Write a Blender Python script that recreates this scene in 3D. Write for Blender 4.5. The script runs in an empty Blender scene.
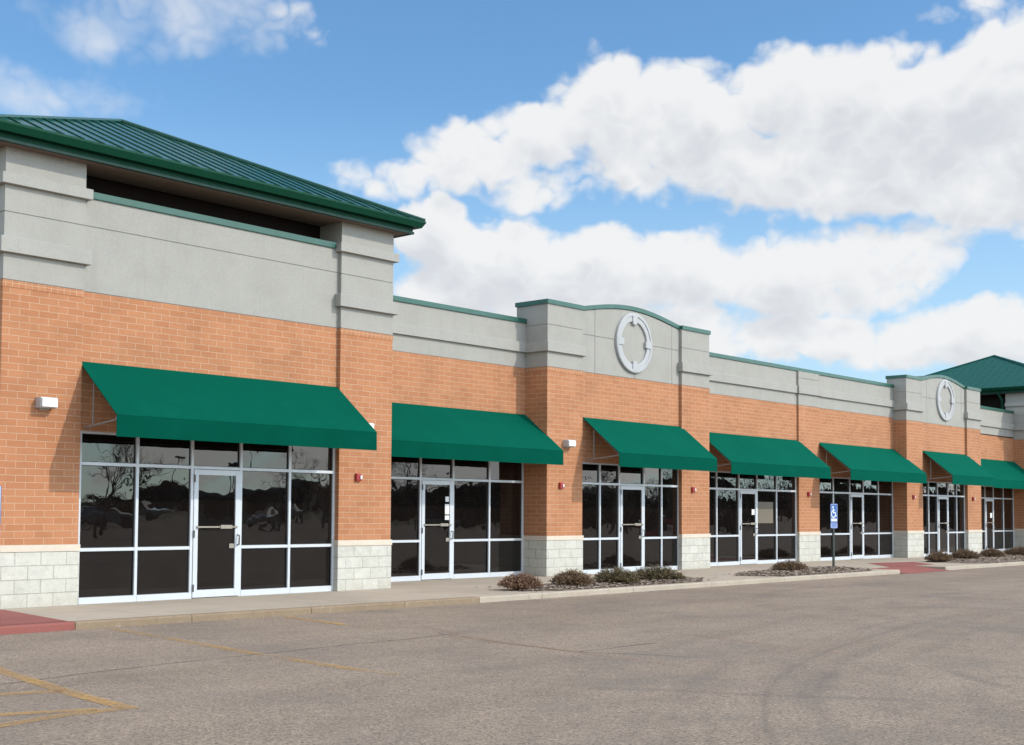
import bpy, bmesh, math, random
from mathutils import Vector, Matrix, noise as mnoise
R = math.radians
scene = bpy.context.scene
col = scene.collection
rng = random.Random(7)

# ------------------------------------------------------------------ helpers
class MB:
    """collects faces; build() links them as ONE mesh object"""
    def __init__(s): s.v = []; s.f = []; s.mi = []; s.cur = 0
    def add(s, vs, fs):
        b = len(s.v); s.v += [tuple(p) for p in vs]
        for f in fs: s.f.append([b + i for i in f]); s.mi.append(s.cur)
        return s
    def box(s, x0, x1, y0, y1, z0, z1):
        return s.add([(x0,y0,z0),(x1,y0,z0),(x1,y1,z0),(x0,y1,z0),(x0,y0,z1),(x1,y0,z1),(x1,y1,z1),(x0,y1,z1)],
              [(0,3,2,1),(4,5,6,7),(0,1,5,4),(1,2,6,5),(2,3,7,6),(3,0,4,7)])
    def obox(s, c, ax, ay, az):
        c, ax, ay, az = Vector(c), Vector(ax), Vector(ay), Vector(az)
        vs = [c + ax*i + ay*j + az*k for k in (-1,1) for j in (-1,1) for i in (-1,1)]
        return s.add(vs, [(0,2,3,1),(4,5,7,6),(0,1,5,4),(1,3,7,5),(3,2,6,7),(2,0,4,6)])
    def prism_xz(s, pts, y0, y1):       # pts counter-clockwise seen from -y
        n = len(pts)
        vs = [(x, y0, z) for x, z in pts] + [(x, y1, z) for x, z in pts]
        return s.add(vs, [tuple(range(n)), tuple(range(2*n-1, n-1, -1))] + [(i, i+n, (i+1) % n + n, (i+1) % n) for i in range(n)])
    def prism_yz(s, pts, x0, x1):
        n = len(pts)
        vs = [(x0, y, z) for y, z in pts] + [(x1, y, z) for y, z in pts]
        return s.add(vs, [tuple(range(n-1, -1, -1)), tuple(range(n, 2*n))] + [(i, (i+1) % n, (i+1) % n + n, i+n) for i in range(n)])
    def prism_xy(s, pts, z0, z1):       # pts counter-clockwise from above
        n = len(pts)
        vs = [(x, y, z0) for x, y in pts] + [(x, y, z1) for x, y in pts]
        return s.add(vs, [tuple(range(n-1, -1, -1)), tuple(range(n, 2*n))] + [(i, (i+1) % n, (i+1) % n + n, i+n) for i in range(n)])
    def tube(s, pts, rad, seg=8, cap=True):
        pts = [Vector(p) for p in pts]; n = len(pts)
        rads = rad if isinstance(rad, (list, tuple)) else [rad]*n
        b = len(s.v); ref = Vector((0.31, 0.17, 0.93))
        for i, p in enumerate(pts):
            d = (pts[min(i+1, n-1)] - pts[max(i-1, 0)]).normalized()
            a = d.cross(ref)
            if a.length < 1e-3: a = d.cross(Vector((1, 0, 0)))
            a.normalize(); c = d.cross(a)
            for k in range(seg):
                t = 2*math.pi*k/seg
                s.v.append(tuple(p + (a*math.cos(t) + c*math.sin(t))*rads[i]))
        for i in range(n-1):
            for k in range(seg):
                s.f.append([b+i*seg+k, b+i*seg+(k+1) % seg, b+(i+1)*seg+(k+1) % seg, b+(i+1)*seg+k]); s.mi.append(s.cur)
        if cap:
            s.f.append([b+k for k in range(seg-1, -1, -1)]); s.mi.append(s.cur)
            s.f.append([b+(n-1)*seg+k for k in range(seg)]); s.mi.append(s.cur)
        return s
    def mesh(s, name, mats, smooth=False):
        me = bpy.data.meshes.new(name); me.from_pydata(s.v, [], s.f)
        for m in (mats if isinstance(mats, (list, tuple)) else [mats]): me.materials.append(m)
        me.polygons.foreach_set('material_index', s.mi)
        if smooth: me.polygons.foreach_set('use_smooth', [True]*len(s.f))
        me.update(); return me
    def build(s, name, mats, parent=None, smooth=False, bevel=0):
        o = bpy.data.objects.new(name, s.mesh(name, mats, smooth)); col.objects.link(o)
        if parent is not None: o.parent = parent
        if bevel:
            m = o.modifiers.new('bevel', 'BEVEL'); m.width = bevel; m.segments = 2; m.limit_method = 'ANGLE'
        return o
def tag(o, label=None, cat=None, group=None, kind=None):
    if label: o['label'] = label
    if cat: o['category'] = cat
    if group: o['group'] = group
    if kind: o['kind'] = kind
    return o
def empty(name, loc=(0,0,0), rz=0.0):
    o = bpy.data.objects.new(name, None); col.objects.link(o); o.location = loc; o.rotation_euler = (0,0,rz); o.empty_display_size = .2
    return o
def copy_tree(o, parent=None):
    c = o.copy(); col.objects.link(c)
    if parent is not None: c.parent = parent
    for ch in [x for x in scene.objects if x.parent == o]: copy_tree(ch, c)
    return c

# ------------------------------------------------------------------ material helpers
class NT:
    def __init__(s, tree): s.t = tree; s.n = tree.nodes; s.l = tree.links
    def node(s, typ, **kw):
        nd = s.n.new(typ)
        for k, v in kw.items():
            if k in nd.bl_rna.properties: setattr(nd, k, v)
            else: raise KeyError(k)
        return nd
    def put(s, sock, v):
        if isinstance(v, bpy.types.NodeSocket): s.l.new(v, sock)
        else: sock.default_value = v
    def math(s, op, a, b=None, c=None, clamp=False):
        nd = s.n.new('ShaderNodeMath'); nd.operation = op; nd.use_clamp = clamp
        s.put(nd.inputs[0], a)
        if b is not None: s.put(nd.inputs[1], b)
        if c is not None: s.put(nd.inputs[2], c)
        return nd.outputs[0]
    def vmath(s, op, a, b=None, out=0):
        nd = s.n.new('ShaderNodeVectorMath'); nd.operation = op
        s.put(nd.inputs[0], a)
        if b is not None:
            if op == 'SCALE': s.put(nd.inputs[3], b)
            else: s.put(nd.inputs[1], b)
        return nd.outputs[out]
    def noise(s, vec, scale, detail=4, rough=.55, out=0, dist=0.0):
        nd = s.n.new('ShaderNodeTexNoise'); nd.inputs['Scale'].default_value = scale; nd.inputs['Detail'].default_value = detail
        nd.inputs['Roughness'].default_value = rough; nd.inputs['Distortion'].default_value = dist
        if vec is not None: s.l.new(vec, nd.inputs['Vector'])
        return nd.outputs[out]
    def ramp(s, f, stops):
        nd = s.n.new('ShaderNodeValToRGB'); e = nd.color_ramp.elements
        while len(e) < len(stops): e.new(.5)
        for i, (p, c) in enumerate(stops):
            e[i].position = p; e[i].color = (c, c, c, 1) if not isinstance(c, (tuple, list)) else (*c[:3], 1)
        s.put(nd.inputs[0], f); return nd.outputs[0]
    def mix(s, f, a, b, mode='MIX'):
        nd = s.n.new('ShaderNodeMix'); nd.data_type = 'RGBA'; nd.blend_type = mode
        s.put(nd.inputs[0], f)
        for sock, v in ((nd.inputs[6], a), (nd.inputs[7], b)):
            if isinstance(v, bpy.types.NodeSocket): s.l.new(v, sock)
            elif isinstance(v, (int, float)): sock.default_value = (v, v, v, 1)
            else: sock.default_value = (*v[:3], 1)
        return nd.outputs[2]
    def maprange(s, v, a, b, c, d, smooth=False):
        nd = s.n.new('ShaderNodeMapRange')
        if smooth: nd.interpolation_type = 'SMOOTHSTEP'
        s.put(nd.inputs[0], v)
        for i, x in enumerate((a, b, c, d)): s.put(nd.inputs[i+1], x)
        return nd.outputs[0]
    def bump(s, h, strength, dist):
        nd = s.n.new('ShaderNodeBump'); nd.inputs['Strength'].default_value = strength; nd.inputs['Distance'].default_value = dist
        s.l.new(h, nd.inputs['Height']); return nd.outputs[0]
def new_mat(name):
    m = bpy.data.materials.new(name); m.use_nodes = True; t = NT(m.node_tree)
    b = m.node_tree.nodes['Principled BSDF']; return m, t, b
def setp(t, b, base=None, rough=None, spec=None, metal=None, ior=None, normal=None, coat=None):
    if base is not None:
        if isinstance(base, bpy.types.NodeSocket): t.l.new(base, b.inputs['Base Color'])
        else: b.inputs['Base Color'].default_value = (*base, 1)
    if rough is not None: t.put(b.inputs['Roughness'], rough)
    if spec is not None: b.inputs['Specular IOR Level'].default_value = spec
    if metal is not None: b.inputs['Metallic'].default_value = metal
    if ior is not None: b.inputs['IOR'].default_value = ior
    if normal is not None: t.l.new(normal, b.inputs['Normal'])
    if coat is not None: b.inputs['Coat Weight'].default_value = coat
def pos(t): return t.node('ShaderNodeNewGeometry').outputs['Position']
def objc(t): return t.node('ShaderNodeTexCoord').outputs['Object']

def facade_group():
    g = bpy.data.node_groups.new('facade_coordinates', 'ShaderNodeTree')
    g.interface.new_socket('Vector', in_out='OUTPUT', socket_type='NodeSocketVector')
    t = NT(g); go = t.node('NodeGroupOutput'); geo = t.node('ShaderNodeNewGeometry')
    p = t.node('ShaderNodeSeparateXYZ'); t.l.new(geo.outputs['Position'], p.inputs[0])
    n = t.node('ShaderNodeSeparateXYZ'); t.l.new(geo.outputs['True Normal'], n.inputs[0])
    isx = t.math('GREATER_THAN', t.math('ABSOLUTE', n.outputs[0]), .6)
    isz = t.math('GREATER_THAN', t.math('ABSOLUTE', n.outputs[2]), .7)
    u = t.math('ADD', t.math('MULTIPLY', p.outputs[0], t.math('SUBTRACT', 1.0, isx)), t.math('MULTIPLY', p.outputs[1], isx))
    v = t.math('ADD', t.math('MULTIPLY', p.outputs[2], t.math('SUBTRACT', 1.0, isz)), t.math('MULTIPLY', p.outputs[1], isz))
    c = t.node('ShaderNodeCombineXYZ'); t.l.new(u, c.inputs[0]); t.l.new(v, c.inputs[1]); t.l.new(c.outputs[0], go.inputs[0])
    return g
FG = facade_group()
def fcoord(t, du=0.0, dv=0.0):
    g = t.node('ShaderNodeGroup'); g.node_tree = FG
    return t.vmath('ADD', g.outputs[0], (du, dv, 0)) if du or dv else g.outputs[0]

def brick_mat(name, bw, rh, off=.5, du=0.0, dv=0.0):
    m, t, b = new_mat(name); uv = fcoord(t, du, dv); P = pos(t)
    jit = t.vmath('ADD', uv, t.vmath('SCALE', t.vmath('SUBTRACT', t.noise(P, 9, 2, out=1), (.5,.5,.5)), .006))
    br = t.node('ShaderNodeTexBrick'); br.offset = off; br.squash = 1.0
    t.l.new(jit, br.inputs['Vector'])
    for k, v in (('Scale', 1), ('Mortar Size', .0062), ('Mortar Smooth', .25), ('Bias', -.1), ('Brick Width', bw), ('Row Height', rh)): br.inputs[k].default_value = v
    br.inputs['Color1'].default_value = (.452, .203, .098, 1); br.inputs['Color2'].default_value = (.402, .170, .079, 1); br.inputs['Mortar'].default_value = (.515, .322, .206, 1)
    c = t.mix(1.0, br.outputs['Color'], t.ramp(t.noise(P, 1.1, 6, .65), [(.25, .80), (.5, .98), (.78, 1.08)]), 'MULTIPLY')
    c = t.mix(1.0, c, t.ramp(t.noise(P, 70, 3, .7), [(.25, .84), (.55, 1.0), (.8, 1.12)]), 'MULTIPLY')
    # rain streaks of pale wash
    mp = t.node('ShaderNodeMapping'); t.l.new(P, mp.inputs[0]); mp.inputs['Scale'].default_value = (2.2, 2.2, .22)
    c = t.mix(t.maprange(t.noise(mp.outputs[0], 1, 6, .7), .56, .80, 0, .18), c, (.66, .44, .32))
    h = t.math('ADD', t.math('MULTIPLY', br.outputs['Fac'], -1.0), t.math('MULTIPLY', t.noise(P, 90, 4, .6), .35))
    setp(t, b, c, .86, .25, normal=t.bump(h, .55, .006)); return m
def block_mat():
    m, t, b = new_mat('split_face_block'); uv = fcoord(t, .09, 0); P = pos(t)
    br = t.node('ShaderNodeTexBrick'); br.offset = .5; t.l.new(uv, br.inputs['Vector'])
    for k, v in (('Scale', 1), ('Mortar Size', .008), ('Mortar Smooth', .3), ('Bias', 0), ('Brick Width', .4064), ('Row Height', .2032)): br.inputs[k].default_value = v
    br.inputs['Color1'].default_value = (.56, .545, .48, 1); br.inputs['Color2'].default_value = (.51, .495, .435, 1); br.inputs['Mortar'].default_value = (.39, .37, .315, 1)
    c = t.mix(1.0, br.outputs['Color'], t.ramp(t.noise(P, 5, 8, .7), [(.25, .82), (.55, 1.0), (.8, 1.08)]), 'MULTIPLY')
    c = t.mix(1.0, c, t.ramp(t.noise(P, 60, 4, .7), [(.25, .86), (.6, 1.03)]), 'MULTIPLY')
    sep = t.node('ShaderNodeSeparateXYZ'); t.l.new(P, sep.inputs[0])
    dirt = t.math('MULTIPLY', t.maprange(sep.outputs[2], 0.0, .28, .4, 0, True), t.noise(P, 3.5, 5, .7))
    c = t.mix(dirt, c, (.30, .24, .17))
    h = t.math('ADD', t.math('MULTIPLY', br.outputs['Fac'], -1.2), t.math('MULTIPLY', t.noise(P, 11, 6, .62), 1.5))
    setp(t, b, c, .9, .2, normal=t.bump(h, .5, .016)); return m
def stucco_mat(name, base, k=1.0):
    m, t, b = new_mat(name); P = pos(t)
    c = t.mix(1.0, base, t.ramp(t.noise(P, 1.6, 8, .72), [(.25, .90), (.5, .99), (.78, 1.05)]), 'MULTIPLY')
    c = t.mix(1.0, c, t.ramp(t.noise(P, 55, 4, .7), [(.25, .88), (.6, 1.03)]), 'MULTIPLY')
    mp = t.node('ShaderNodeMapping'); t.l.new(P, mp.inputs[0]); mp.inputs['Scale'].default_value = (3.5, 3.5, .25)
    c = t.mix(t.maprange(t.noise(mp.outputs[0], 1, 6, .72), .52, .78, 0, .28), c, tuple(x*.72 for x in base))
    mp2 = t.node('ShaderNodeMapping'); t.l.new(P, mp2.inputs[0]); mp2.inputs['Location'].default_value = (5, 3, 1); mp2.inputs['Scale'].default_value = (9, 9, .5)
    c = t.mix(t.maprange(t.noise(mp2.outputs[0], 1, 5, .7), .58, .80, 0, .22*k), c, tuple(x*.6 for x in base))
    setp(t, b, c, .92, .15, normal=t.bump(t.math('ADD', t.noise(P, 160, 5, .7), t.math('MULTIPLY', t.noise(P, 22, 5, .65), 1.6)), .45, .005)); return m
def paint_mat(name, base, rough=.45, spec=.4, var=.08, coat=0.0, metal=0.0):
    m, t, b = new_mat(name); P = pos(t)
    c = t.mix(1.0, base, t.ramp(t.noise(P, 3.1, 6, .65), [(.25, 1-var), (.75, 1+var*.5)]), 'MULTIPLY')
    c = t.mix(1.0, c, t.ramp(t.noise(P, 40, 3, .7), [(.3, 1-var*.5), (.7, 1+var*.3)]), 'MULTIPLY')
    setp(t, b, c, t.maprange(t.noise(P, 7, 4), .3, .7, rough*.85, rough*1.2), spec, metal=metal, coat=coat); return m
def fabric_mat():
    m, t, b = new_mat('awning_fabric'); P = pos(t); uv = fcoord(t)
    c = t.mix(1.0, (.0004, .060, .037), t.ramp(t.noise(P, 1.7, 6, .6), [(.25, .88), (.75, 1.08)]), 'MULTIPLY')
    c = t.mix(1.0, c, t.ramp(t.noise(P, 140, 2, .6), [(.3, .90), (.7, 1.08)]), 'MULTIPLY')
    mp = t.node('ShaderNodeMapping'); t.l.new(P, mp.inputs[0]); mp.inputs['Scale'].default_value = (2.6, .5, .5)
    c = t.mix(t.maprange(t.noise(mp.outputs[0], 1, 5, .7), .55, .8, 0, .18), c, (.002, .075, .049))
    setp(t, b, c, .95, .03, normal=t.bump(t.noise(P, 2.4, 3), .25, .03))
    b.inputs['Sheen Weight'].default_value = .45; b.inputs['Sheen Roughness'].default_value = .45; b.inputs['Sheen Tint'].default_value = (.005, .55, .37, 1)
    tr = t.node('ShaderNodeBsdfTranslucent'); tr.inputs[0].default_value = (.002, .06, .04, 1)
    mx = t.node('ShaderNodeMixShader'); mx.inputs[0].default_value = .06
    out = [n for n in t.n if n.type == 'OUTPUT_MATERIAL'][0]
    t.l.new(b.outputs[0], mx.inputs[1]); t.l.new(tr.outputs[0], mx.inputs[2]); t.l.new(mx.outputs[0], out.inputs[0]); return m
def glass_mat():
    m, t, b = new_mat('tinted_glass'); P = pos(t)
    dust = t.maprange(t.noise(P, 2.3, 6, .7), .45, .8, 0, .006)
    setp(t, b, t.mix(dust, (.006, .0045, .004), (.6, .55, .5)), .008, .5, ior=1.54, normal=t.bump(t.noise(P, 1.6, 2), .10, .02)); return m
def concrete_mat(name, base, scale=1.0, joint=None):
    m, t, b = new_mat(name); P = pos(t)
    c = t.mix(1.0, base, t.ramp(t.noise(P, .55*scale, 8, .68), [(.25, .80), (.5, .98), (.8, 1.08)]), 'MULTIPLY')
    c = t.mix(1.0, c, t.ramp(t.noise(P, 45*scale, 5, .75), [(.2, .80), (.55, 1.0), (.85, 1.12)]), 'MULTIPLY')
    c = t.mix(t.maprange(t.noise(t.vmath('ADD', P, (7, 3, 0)), 1.9, 6, .7), .56, .78, 0, .35), c, tuple(x*y for x, y in zip(base, (.62, .52, .42))))
    h = t.noise(P, 120, 4, .7)
    if 'kerb' in name:                                   # chipped, pale worn spots and dark grime
        c = t.mix(t.maprange(t.noise(P, 13, 6, .75), .58, .70, 0, .55), c, (.52, .46, .38))
        c = t.mix(t.maprange(t.noise(t.vmath('ADD', P, (2, 5, 9)), 6, 6, .75), .56, .72, 0, .45), c, (.13, .10, .07))
    if joint:
        sep = t.node('ShaderNodeSeparateXYZ'); t.l.new(P, sep.inputs[0])
        f = t.math('ABSOLUTE', t.math('SUBTRACT', t.math('FRACT', t.math('DIVIDE', sep.outputs[0], joint)), .5))
        j = t.math('LESS_THAN', f, .006/joint*1.0)
        g = t.math('LESS_THAN', t.math('ABSOLUTE', t.math('ADD', sep.outputs[1], 1.25)), .006)
        j = t.math('MAXIMUM', j, g)
        c = t.mix(t.math('MULTIPLY', j, .7), c, (.12, .10, .08))
    setp(t, b, c, .9, .2, normal=t.bump(h, .3, .004)); return m

def seg_dist(t, px, py, a, b_):
    """distance node from (px,py) to segment a-b"""
    dx, dy = b_[0]-a[0], b_[1]-a[1]; L2 = dx*dx+dy*dy
    qx = t.math('SUBTRACT', px, a[0]); qy = t.math('SUBTRACT', py, a[1])
    h = t.math('MULTIPLY', t.math('ADD', t.math('MULTIPLY', qx, dx), t.math('MULTIPLY', qy, dy)), 1/L2, clamp=True)
    ex = t.math('SUBTRACT', qx, t.math('MULTIPLY', h, dx)); ey = t.math('SUBTRACT', qy, t.math('MULTIPLY', h, dy))
    return t.math('SQRT', t.math('ADD', t.math('MULTIPLY', ex, ex), t.math('MULTIPLY', ey, ey)))
def asphalt_mat():
    m, t, b = new_mat('worn_asphalt'); P = pos(t)
    w = t.vmath('ADD', P, t.vmath('SCALE', t.vmath('SUBTRACT', t.noise(P, 1.3, 5, .6, out=1), (.5,.5,.5)), .22))
    sw = t.node('ShaderNodeSeparateXYZ'); t.l.new(w, sw.inputs[0]); wx, wy = sw.outputs[0], sw.outputs[1]
    base = (.262, .203, .152)
    c = t.mix(1.0, base, t.ramp(t.noise(P, .22, 8, .7), [(.25, .78), (.5, .99), (.75, 1.10)]), 'MULTIPLY')
    mp = t.node('ShaderNodeMapping'); t.l.new(P, mp.inputs[0]); mp.inputs['Scale'].default_value = (.12, .9, 1)
    c = t.mix(1.0, c, t.ramp(t.noise(mp.outputs[0], 1, 7, .7), [(.3, .86), (.55, 1.0), (.75, 1.07)]), 'MULTIPLY')
    # aggregate
    v = t.node('ShaderNodeTexVoronoi'); v.inputs['Scale'].default_value = 58; t.l.new(P, v.inputs['Vector'])
    cs = t.node('ShaderNodeSeparateColor'); t.l.new(v.outputs['Color'], cs.inputs[0])
    c = t.mix(1.0, c, t.ramp(cs.outputs[0], [(0, .50), (.2, .88), (.7, 1.05), (1, 1.42)]), 'MULTIPLY')
    c = t.mix(1.0, c, t.ramp(t.noise(P, 30, 6, .85), [(.22, .55), (.42, .94), (.6, 1.04), (.80, 1.22)]), 'MULTIPLY')
    # tyre arcs: dark worn rings with a ragged edge
    nz = t.noise(P, 1.1, 6, .7); nz2 = t.noise(t.vmath('ADD', P, (4, 9, 0)), .7, 5, .7)
    sp_ = t.node('ShaderNodeSeparateXYZ'); t.l.new(t.vmath('ADD', P, t.vmath('SCALE', t.vmath('SUBTRACT', t.noise(P, .5, 2, .5, out=1), (.5,.5,.5)), .16)), sp_.inputs[0])
    def lines(pls):
        m_ = None
        for pl in pls:
            for a_, e_ in zip(pl, pl[1:]):
                d_ = seg_dist(t, sp_.outputs[0], sp_.outputs[1], a_, e_); m_ = d_ if m_ is None else t.math('MINIMUM', m_, d_)
        return m_
    A1 = lines([[(19.5, -9.75), (17.2, -9.98), (15.2, -10.36), (13.39, -10.78), (12.45, -11.03), (11.53, -11.32), (10.7, -11.66), (9.97, -12.01), (9.2, -12.42), (8.5, -12.84), (7.7, -13.4), (6.9, -14.05)]])
    A2 = lines([[(13.6, -10.0), (11.76, -10.54), (9.96, -11.24), (8.24, -12.22), (6.6, -13.3)], [(14.5, -10.9), (12.05, -11.48), (9.92, -12.4), (8.75, -13.1)]])
    c = t.mix(t.math('MULTIPLY', t.maprange(A1, .006, .05, .24, 0, True), t.maprange(nz, .30, .52, .35, 1, True)), c, (.075, .065, .06))
    c = t.mix(t.math('MULTIPLY', t.maprange(A1, .02, .30, .17, 0, True), t.maprange(nz2, .30, .6, .2, 1, True)), c, (.085, .072, .066))
    for off_, k_, w_ in ((.42, .16, .10), (.95, .14, .16), (1.7, .15, .22), (2.6, .12, .3)):          # neighbouring tyre paths
        c = t.mix(t.math('MULTIPLY', t.maprange(t.math('ABSOLUTE', t.math('SUBTRACT', A1, off_)), .02, w_, k_, 0, True), t.maprange(t.noise(t.vmath('ADD', P, (off_*7, 2, 0)), .6, 4, .7), .40, .58, 0, 1, True)), c, (.08, .07, .064))
    A3 = lines([[(9.05, -10.9), (9.24, -11.26), (9.64, -12.2), (10.19, -13.1)], [(12.4, -12.6), (11.4, -13.6)]])
    c = t.mix(t.math('MULTIPLY', t.maprange(A3, .02, .14, .30, 0, True), t.maprange(nz2, .34, .58, .2, 1, True)), c, (.08, .068, .062))
    c = t.mix(t.math('MULTIPLY', t.maprange(A2, .03, .22, .26, 0, True), t.maprange(nz2, .35, .6, .1, 1, True)), c, (.085, .072, .066))
    for (cx, cy, r, wd, k) in ((25, -13.4, 9.0, .14, .22), (24, -14.2, 6.9, .14, .2), (22.5, -12.0, 5.2, .16, .2)):
        dx = t.math('SUBTRACT', wx, cx); dy = t.math('SUBTRACT', wy, cy)
        d = t.math('ABSOLUTE', t.math('SUBTRACT', t.math('SQRT', t.math('ADD', t.math('MULTIPLY', dx, dx), t.math('MULTIPLY', dy, dy))), r))
        f = t.math('MULTIPLY', t.maprange(d, wd*.4, wd*1.9, k, 0, True), t.maprange(nz, .35, .62, 0, 1, True))
        c = t.mix(f, c, (.08, .07, .065))
    # open cracks and a long cold joint
    cr = None
    for pl in ([(2.0, -6.95), (5.56, -6.93), (7.6, -6.62), (9.8, -6.55), (11.9, -6.42)], [(11.7, -6.25), (11.41, -7.53), (11.18, -8.86), (11.70, -10.1)], [(11.18, -8.86), (12.6, -8.9)]):
        for a, e in zip(pl, pl[1:]):
            d = seg_dist(t, wx, wy, a, e); cr = d if cr is None else t.math('MINIMUM', cr, d)
    f = t.math('MULTIPLY', t.maprange(cr, .006, .036, .80, 0, True), t.maprange(t.noise(P, .8, 5, .7), .34, .48, .35, 1))
    c = t.mix(f, c, (.035, .03, .027))
    # rust-brown run along the second joint
    rd = None
    for pl in ([(12.3, -5.3), (11.41, -7.53), (11.18, -8.86), (10.9, -10.3)], [(13.9, -8.3), (13.4, -9.9), (13.2, -11.0)]):
        for a, e in zip(pl, pl[1:]):
            d = seg_dist(t, wx, wy, a, e); rd = d if rd is None else t.math('MINIMUM', rd, d)
    c = t.mix(t.maprange(rd, .01, .10, .38, 0, True), c, (.22, .125, .075))
    # old oil and damp patches
    st = t.maprange(t.noise(t.vmath('ADD', P, (3.3, 8.1, 0)), .42, 8, .72), .48, .70, 0, .55)
    c = t.mix(st, c, (.125, .108, .096))
    h = t.math('ADD', v.outputs['Distance'], t.noise(P, 30, 4, .7))
    setp(t, b, c, .88, .25, normal=t.bump(h, .22, .010)); return m
def faded_paint(name, base, keep, top=.66, low=.10):
    m, t, b = new_mat(name); P = pos(t)
    f = t.maprange(t.noise(P, 14, 8, .85), keep-.16, keep+.14, 0, 1)
    f2 = t.math('MULTIPLY', t.math('MULTIPLY', f, top), t.maprange(t.noise(P, 1.5, 5, .65), .40, .60, low, 1))
    tr = t.node('ShaderNodeBsdfTransparent'); mx = t.node('ShaderNodeMixShader')
    c = t.mix(1.0, base, t.ramp(t.noise(P, 60, 3, .7), [(.3, .8), (.7, 1.1)]), 'MULTIPLY'); setp(t, b, c, .85, .2)
    out = [n for n in t.n if n.type == 'OUTPUT_MATERIAL'][0]
    t.l.new(f2, mx.inputs[0]); t.l.new(tr.outputs[0], mx.inputs[1]); t.l.new(b.outputs[0], mx.inputs[2]); t.l.new(mx.outputs[0], out.inputs[0]); return m
def leaf_mat(name, c1, c2, c3):
    m, t, b = new_mat(name)
    inf = t.node('ShaderNodeNewGeometry')
    c = t.ramp(inf.outputs['Random Per Island'], [(0, c1), (.5, c2), (1, c3)])
    setp(t, b, c, .75, .25); return m
def plain(name, base, rough=.6, spec=.4, metal=0.0):
    m, t, b = new_mat(name); P = objc(t)
    c = t.mix(1.0, base, t.ramp(t.noise(P, 12, 5, .65), [(.3, .9), (.7, 1.06)]), 'MULTIPLY')
    setp(t, b, c, rough, spec, metal=metal); return m

M = dict(
    brick=brick_mat('running_bond_brick', .3048, .1016, .5, du=.05),
    soldier=brick_mat('soldier_brick', .1016, .1016, 0.0, du=.02, dv=.0525),
    block=block_mat(),
    cap=stucco_mat('cast_stone', (.62, .54, .44), .6),
    stucco=stucco_mat('grey_stucco', (.350, .337, .302)),
    band=stucco_mat('grey_stucco_band', (.357, .346, .314)),
    ring=stucco_mat('white_foam_moulding', (.435, .442, .442), .5),
    coping=paint_mat('green_coping_metal', (.022, .098, .070), .42, .5, .10),
    fascia=paint_mat('dark_green_gutter_metal', (.004, .050, .027), .5, .12, .08),
    trim=paint_mat('grey_green_trim', (.012, .040, .033), .5, .15, .08),
    roof=paint_mat('green_standing_seam_metal', (.011, .075, .060), .20, .5, .05), roof_low_glare=paint_mat('low_glare_green_seam_metal', (.016, .092, .080), .7, .10, .05),  # second copy of the same metal, recoloured and dulled for weaker sky glare
    soffit=stucco_mat('brown_soffit', (.20, .15, .12), .6),
    dark=plain('attic_shade_dark', (.018, .013, .011), .9, .1),  # near-black colour standing in for the shade inside the attic
    fabric=fabric_mat(), glass=glass_mat(),
    alu=paint_mat('white_aluminium', (.55, .575, .60), .35, .5, .05),
    steel=paint_mat('brushed_steel', (.30, .265, .215), .45, .4, .06, metal=.3),
    hinge=plain('dark_hinge', (.06, .06, .06), .5),
    lampw=plain('white_lamp_lens', (.82, .82, .80), .35), lampg=plain('grey_lamp_housing', (.42, .42, .41), .5),
    red=plain('alarm_red', (.36, .03, .03), .4), strobe=plain('strobe_lens', (.75, .72, .72), .25),
    paper=plain('white_paper', (.72, .72, .70), .8), poster=plain('tan_paper', (.165, .14, .105), .8),
    walk=concrete_mat('sidewalk_concrete', (.42, .352, .275), 1.0, 1.83),
    kerb_tan=concrete_mat('stained_kerb_concrete', (.262, .196, .130), 3.2), kerb_pale=concrete_mat('pale_kerb_concrete', (.42, .36, .285), 2.0),
    redpaint=concrete_mat('red_painted_concrete', (.275, .098, .082), 1.3),
    asphalt=asphalt_mat(),
    yellow=faded_paint('worn_yellow_paint', (.52, .31, .115), .455), yellow_hatch=faded_paint('worn_hatch_paint', (.52, .31, .115), .43, .80, .62), yellow_faint=faded_paint('nearly_gone_yellow_paint', (.44, .29, .15), .60), blue_mark=faded_paint('worn_blue_paint', (.16, .25, .25), .60),
    mulch=concrete_mat('mulch_base', (.19, .15, .115), 5.0), chip=leaf_mat('mulch_chip', (.14, .105, .08), (.27, .21, .165), (.44, .37, .30)),
    twig=plain('twig_bark', (.075, .05, .035), .85), bark=plain('tree_bark', (.09, .075, .06), .9),
    leaf_a=leaf_mat('russet_leaf', (.12, .06, .037), (.205, .115, .07), (.30, .185, .115)),
    leaf_b=leaf_mat('russet_olive_leaf', (.10, .06, .034), (.17, .107, .058), (.255, .17, .095)),
    leaf_c=leaf_mat('olive_leaf', (.085, .067, .033), (.145, .115, .055), (.23, .175, .095)),
    post=plain('dark_green_post', (.030, .040, .034), .5), sign_blue=plain('sign_blue', (.020, .100, .36), .4), sign_pale=plain('sign_pale_blue', (.28, .36, .60), .4), sign_white=plain('sign_white', (.80, .82, .85), .4),
    galv=plain('galvanised_post', (.22, .22, .21), .5), grass=concrete_mat('dry_grass', (.14, .125, .06), 3.0),
    wood=leaf_mat('far_wood_leaf', (.025, .025, .016), (.038, .035, .022), (.055, .048, .03)),
    car_white=paint_mat('white_car_paint', (.7, .7, .7), .2, .5, .02, .5), car_red=paint_mat('red_car_paint', (.28, .02, .02), .2, .5, .02, .5), car_grey=paint_mat('grey_car_paint', (.16, .17, .18), .2, .5, .02, .5),
    rubber=plain('rubber', (.02, .02, .02), .8), beige=stucco_mat('beige_render', (.38, .34, .28)), greyroof=plain('grey_flat_roof', (.12, .12, .13), .7),
)

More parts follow.
